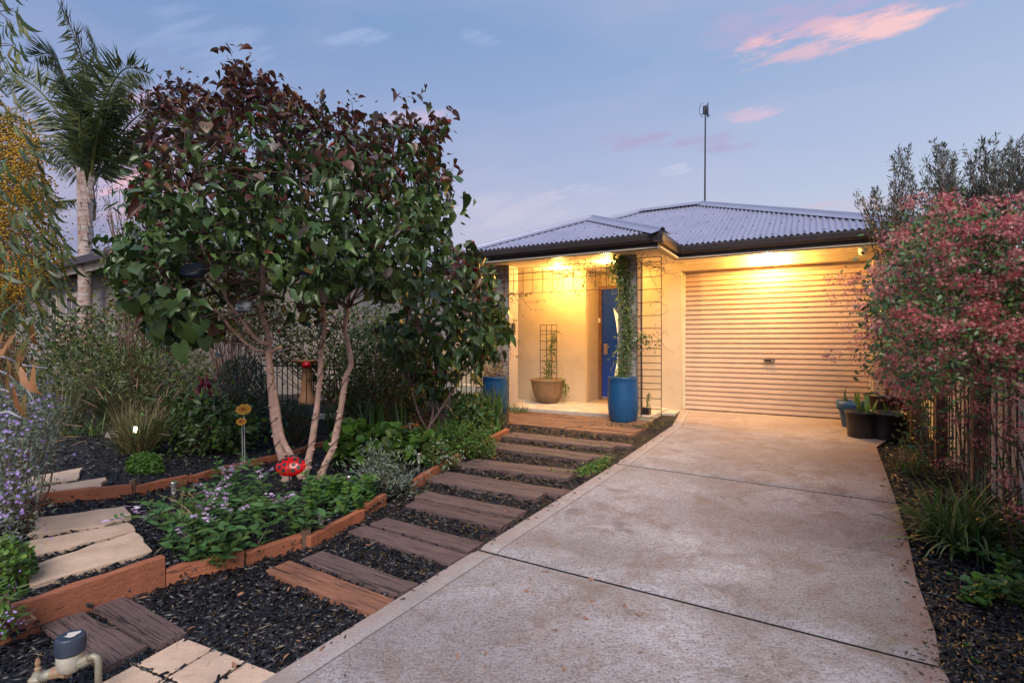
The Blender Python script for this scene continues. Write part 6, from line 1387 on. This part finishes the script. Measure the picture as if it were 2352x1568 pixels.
# ---- right side: olive trees, pink flowered climber, ground plants
def olive(label, base, poly, d0, n, half=.5, tops=()):
    b_ = Vector(base); e_ = empty('olive_tree', b_, label, 'tree'); c0 = np.asarray(poly, float).mean(0); cc = W(c0[0], c0[1], d0)
    m = MB(); m.tube([b_, b_.lerp(cc, .35) + Vector((.03, 0, 0)), b_.lerp(cc, .7), cc], [.028, .024, .018, .008], 8); m.build('trunk', M['bark'], e_, smooth=True)
    nodes, px = crown(poly, d0, half, max(30, n // 60), 50); pos = []; tp = []; m = MB()
    for p, q in zip(nodes, px):
        p = Vector(p); a = b_.lerp(cc, random.uniform(.5, 1)); L = (p - a); P = [a, a.lerp(p, .5) + Vector((0, 0, -.06)), p, p + Vector((L.x * .12 + random.gauss(0, .04), random.gauss(0, .05), .22))]; m.tube(P, [.008, .005, .003, .001], 4, cap=False)
        for k in range(n // len(nodes)):
            t = random.uniform(.25, 1) * 3; i = min(int(t), 2); c_ = P[i].lerp(P[i + 1], t - i); d = (P[i + 1] - P[i]).normalized(); pos.append(c_ + Vector(R.normal(0, .012, 3))); tp.append(d * .9 + Vector(R.normal(0, .55, 3)))
    m.build('branches', M['barkdark'], e_, kind='stuff'); n = len(pos); s_ = R.uniform(.035, .07, n); scatter('foliage', np.array(pos), frames(rn(n), np.array(tp), s_, s_ * 1.15), LANCE, M['lf_olive'], None, None, e_)
    return e_
k3b = Vector(k3[0]) + Zv * .34
olive('olive tree growing from the large black pot, its twigs crossing the gutter end', k3b, [(1975, 450), (2020, 470), (2050, 365), (2090, 380), (2105, 450), (2120, 560), (2090, 650), (2040, 640), (2030, 560), (1985, 560)], 5.55, 4000, .35)
olive('tall olive tree behind the fence, left of its neighbour above the pink flowers', FP(3.4, -2.4, 0), [(2110, 470), (2150, 360), (2190, 370), (2210, 440), (2240, 470), (2230, 560), (2110, 580)], 5.9, 6200, .4)
olive('tall olive tree behind the fence with the widest crown, right of centre', FP(3.5, -3.0, 0), [(2215, 500), (2225, 370), (2265, 350), (2330, 385), (2320, 470), (2310, 560), (2215, 580)], 5.3, 6200, .4)
olive('olive tree cut off by the right edge of the picture', FP(3.5, -3.7, 0), [(2310, 480), (2330, 380), (2360, 340), (2440, 350), (2440, 560), (2320, 560)], 4.8, 4400, .4)
shrub('olive_sprig', 'sparse olive twigs hanging in front of the right garage wall', 'shrub', [(1960, 640), (2000, 630), (2050, 640), (2060, 720), (2020, 800), (1985, 830), (1990, 700), (1975, 665)], 5.75, .15, 330, LANCE, ['lf_olive', 'lf_dark'], .04, .07, tw=26, base=W(2050, 700, 5.75), clump=.8)
PK_ = [(1990, 700), (2000, 660), (2040, 600), (2070, 560), (2110, 500), (2160, 480), (2200, 490), (2260, 480), (2330, 500), (2420, 510), (2460, 700), (2460, 850), (2400, 880), (2300, 850), (2230, 840), (2180, 870), (2120, 870), (2060, 890), (2030, 850), (2010, 800), (2005, 750)]
pk_e = empty('pink_climber', FP(2.78, -2.6, 0), 'big pink flowered climbing shrub smothering the trellis on the right', 'shrub')
def vol(poly, n, u0, u1, vfn, jit=.0):
    """points on sight lines through the outline, placed where the climber grows: along the fence line"""
    poly = np.asarray(poly, float); lo, hi = poly.min(0), poly.max(0); P = np.zeros((0, 2))
    while len(P) < n: q = R.random((n * 3, 2)) * (hi - lo) + lo; P = np.vstack([P, q[inpoly(q, poly)]])
    P = P[:n]; a = (P[:, 0] - 1176) / F; uu = R.uniform(u0, u1, n)
    # depth where the sight line crosses the vertical sheet u = uu
    d = (2.655 * .866 - 8.19 * .5 * 1 + uu * 1.0) / (a * .866 - .5)
    d = np.clip(d, 2.2, 7.2); return np.stack([a * d, d, CAMZ + (784 - P[:, 1]) / F * d], 1), P
PF_ = [(1995, 700), (2005, 660), (2045, 600), (2080, 560), (2130, 540), (2180, 600), (2190, 750), (2180, 900), (2120, 900), (2060, 890), (2030, 850), (2010, 800)]
pos, pp = vol(PK_, 8200, 2.2, 2.86, None); pos = np.vstack([pos, vol(PF_, 3600, 2.1, 2.7, None)[0]]); sp_n = pos[R.integers(0, len(pos), 260)]; pos = np.vstack([pos, vol(PK_, 2600, 2.02, 2.25, None)[0]]); k_ = R.random(len(pos)) < .6; pos[k_] = sp_n[R.integers(0, 260, k_.sum())] + rn(k_.sum(), .075); n = len(pos); nrm = unit(np.array([-.6, -.5, .5]) + rn(n, .5)); tip = unit(np.array([-.3, -.3, -.3]) + rn(n, .6)); s_ = R.uniform(.03, .066, n) * np.clip(pos[:, 1] / 4.4, .45, 1)
leaves(pk_e, pos, frames(nrm, tip, s_, s_ * 1.15), OVAL, [M['lf_dark'], M['lf_mid'], M['lf_salvia']], R.choice(3, n, p=[.35, .4, .25]), 100)
cen, cpx = vol(PK_, 105, 2.2, 2.6, None); cen = np.vstack([cen, vol(PF_, 36, 2.1, 2.5, None)[0]])
cen = np.vstack([cen + rn(len(cen), .07) * np.array([1.5, 1.5, .5]) for _ in range(4)]); nf = 33000; kk = R.integers(0, len(cen), nf); sc_ = (R.uniform(.06, .13, len(cen)) * np.clip(cen[:, 1] / 5, .4, 1))[kk]
d3 = unit(rn(nf)) * (R.random(nf) ** .4)[:, None] * np.array([1.2, 1.2, .75]) * sc_[:, None]; pos = cen[kk] + d3; s_ = R.uniform(.012, .026, nf)
scatter('flowers', pos, frames(unit(d3 + rn(nf, .02)), rn(nf), s_), STAR, [M['fl_pink']], None, (R.random(len(cen))[kk] * .6 + R.random(nf) * .4), pk_e)
nodes, _ = vol(PK_, 16, 2.6, 2.85, None); m = MB()
for p in nodes:
    p = Vector(p); b_ = Vector((p.x + random.uniform(-.1, .3), p.y + random.uniform(-.2, .1), float(G(p.x, p.y)))); m.tube([b_, b_.lerp(p, .5) + Vector((random.gauss(0, .08), random.gauss(0, .05), 0)), p], [.007, .005, .002], 5, cap=False)
m.build('branches', M['barkdark'], pk_e, kind='stuff')
for poly, nl, nfc, lab, u0 in [([(2140, 960), (2200, 900), (2280, 880), (2352, 900), (2400, 1000), (2380, 1100), (2300, 1110), (2240, 1060), (2170, 1080), (2140, 1030)], 330, 8, 'lower tangle of pink flowers and leaves hanging down over the trellis bars', 2.6), ([(2050, 1000), (2080, 900), (2120, 900), (2140, 980), (2130, 1060), (2080, 1100), (2050, 1060)], 300, 3, 'green leafy lower growth beside the first trellis post behind the pots', 2.5), ([(2190, 1120), (2260, 1080), (2330, 1090), (2352, 1180), (2300, 1220), (2220, 1190)], 130, 2, 'sparse leafy stems low behind the strappy clump', 2.62)]:
    pos, _ = vol(poly, nl, u0, u0 + .2, None); e_ = empty('climber_growth', Vector(pos[0]) * 1.0, lab, 'climbing plant'); n = nl; s_ = R.uniform(.03, .06, n) * np.clip(pos[:, 1] / 4.4, .45, 1)
    leaves(e_, pos, frames(unit(np.array([-.6, -.5, .5]) + rn(n, .5)), unit(rn(n) + np.array([0, 0, -.3])), s_, s_ * 1.15), OVAL, [M['lf_dark'], M['lf_mid'], M['lf_salvia']], R.integers(0, 3, n), 40)
    cen, _ = vol(poly, nfc, u0 - .08, u0, None); nf = nfc * 110; kk = R.integers(0, nfc, nf); d3 = unit(rn(nf)) * (R.random(nf) ** .4)[:, None] * .075 * np.array([1.2, 1.2, .7]); scatter('flowers', cen[kk] + d3, frames(unit(d3), rn(nf), R.uniform(.010, .020, nf)), STAR, M['fl_pink'], None, R.random(nf), e_)
    m = MB()
    for p in pos[::22]: p = Vector(p); b_ = Vector((p.x + .1, p.y, float(G(p.x, p.y)))); m.tube([b_, b_.lerp(p, .6) + Vector((random.gauss(0, .05), 0, 0)), p], [.006, .004, .002], 4, cap=False)
    m.build('branches', M['barkdark'], e_, kind='stuff')
m = MB(); m.tube([W(2190, 1010, 4.1), W(2188, 900, 4.1), W(2182, 800, 4.15), W(2172, 700, 4.2)], .0035, 4); m.tube([W(2325, 1290, 3.2), W(2330, 1250, 3.2), W(2318, 1180, 3.2), W(2330, 1100, 3.2)], [.007, .006, .005, .003], 6); m.tube([W(2380, 900, 3.3), W(2330, 860, 3.35), W(2260, 790, 3.4), W(2210, 720, 3.5), W(2200, 650, 3.5)], [.005, .004, .004, .003, .002], 5); m.build('long_stems', M['palebranch'], pk_e, smooth=True, kind='stuff')
wg = lambda *p: [gp(x, y) for x, y in p]
stem_plant('weed_patch', 'bright green leafy weeds on the mulch at the lower right edge', 'weeds', gp(2290, 1375), wg((2215, 1390), (2250, 1395), (2280, 1380), (2310, 1370), (2340, 1360), (2300, 1350), (2330, 1395), (2260, 1370), (2350, 1340), (2320, 1330), (2345, 1300), (2330, 1320)) * 3, .14, 1.0, .042, ['lf_bright', 'lf_salvia'], tpl=ROUND, pairs=6, nobj=120)
stem_plant('weed_seedling', 'tiny green seedling alone on the black mulch near the bottom right', 'weeds', gp(2215, 1500), wg((2215, 1490), (2222, 1502), (2240, 1525)), .05, .6, .022, ['lf_bright'], tpl=ROUND, pairs=4)
stem_plant('bed_weed', 'leafy weed in the right bed just above the strappy clump', 'weeds', gp(2110, 1110), wg((2090, 1100), (2110, 1090), (2150, 1110), (2180, 1120)) * 3, .24, .6, .045, ['lf_salvia', 'lf_dark'], pairs=6)
# ground hugging weeds at the drive edge
def creep(label, segs, n, wd, s0, s1, mats=('lf_bright', 'lf_mid')):
    P = []
    for _ in range(n): a, b_ = segs[random.randrange(len(segs))]; t = random.random(); x, y = a[0] + (b_[0] - a[0]) * t, a[1] + (b_[1] - a[1]) * t; p = gp(x, y, .035); P.append(p + Vector((random.gauss(0, wd), random.gauss(0, wd), random.uniform(0, .03))))
    e_ = empty('creeping_weed', P[0], label, 'weeds'); pos = np.array([list(p) for p in P]); s_ = R.uniform(s0, s1, n)
    scatter('foliage', pos, frames(unit(np.array([0, 0, 1]) + rn(n, .4)), unit(rn(n)), s_), ROUND, [M[x] for x in mats], R.integers(0, len(mats), n), None, e_)
creep('green creeping weed between the sleepers and the driveway edge', [((1405, 1045), (1335, 1095)), ((1390, 1058), (1350, 1085)), ((1380, 1062), (1345, 1088))], 900, .05, .010, .022)
creep('thin green weeds in the gaps of the far sleepers', [((1260, 1080), (1340, 1090)), ((1200, 1040), (1330, 1050)), ((1310, 1010), (1400, 1030))], 160, .012, .008, .016)
creep('leafy litter and creeper around the foot of the right blue pot', [((1395, 975), (1510, 985)), ((1470, 980), (1525, 975))], 420, .035, .010, .022, ('lf_olivegreen', 'lf_dark', 'lf_orange'))
creep('small weeds at the end of the porch beside the left post', [((1165, 945), (1215, 948))], 160, .03, .010, .02)
vine('crate_plant', 'thin seedling growing from the small planter crate', [Vector(cr.location) + Zv * .14, Vector(cr.location) + Zv * .26 + UX * .02, Vector(cr.location) + Zv * .38 + UX * .04], 40, .02, ['lf_mid'], .02, .04)
print('objects', len(bpy.data.objects), 'tris', sum(len(o.data.polygons) for o in bpy.data.objects if o.type == 'MESH'))
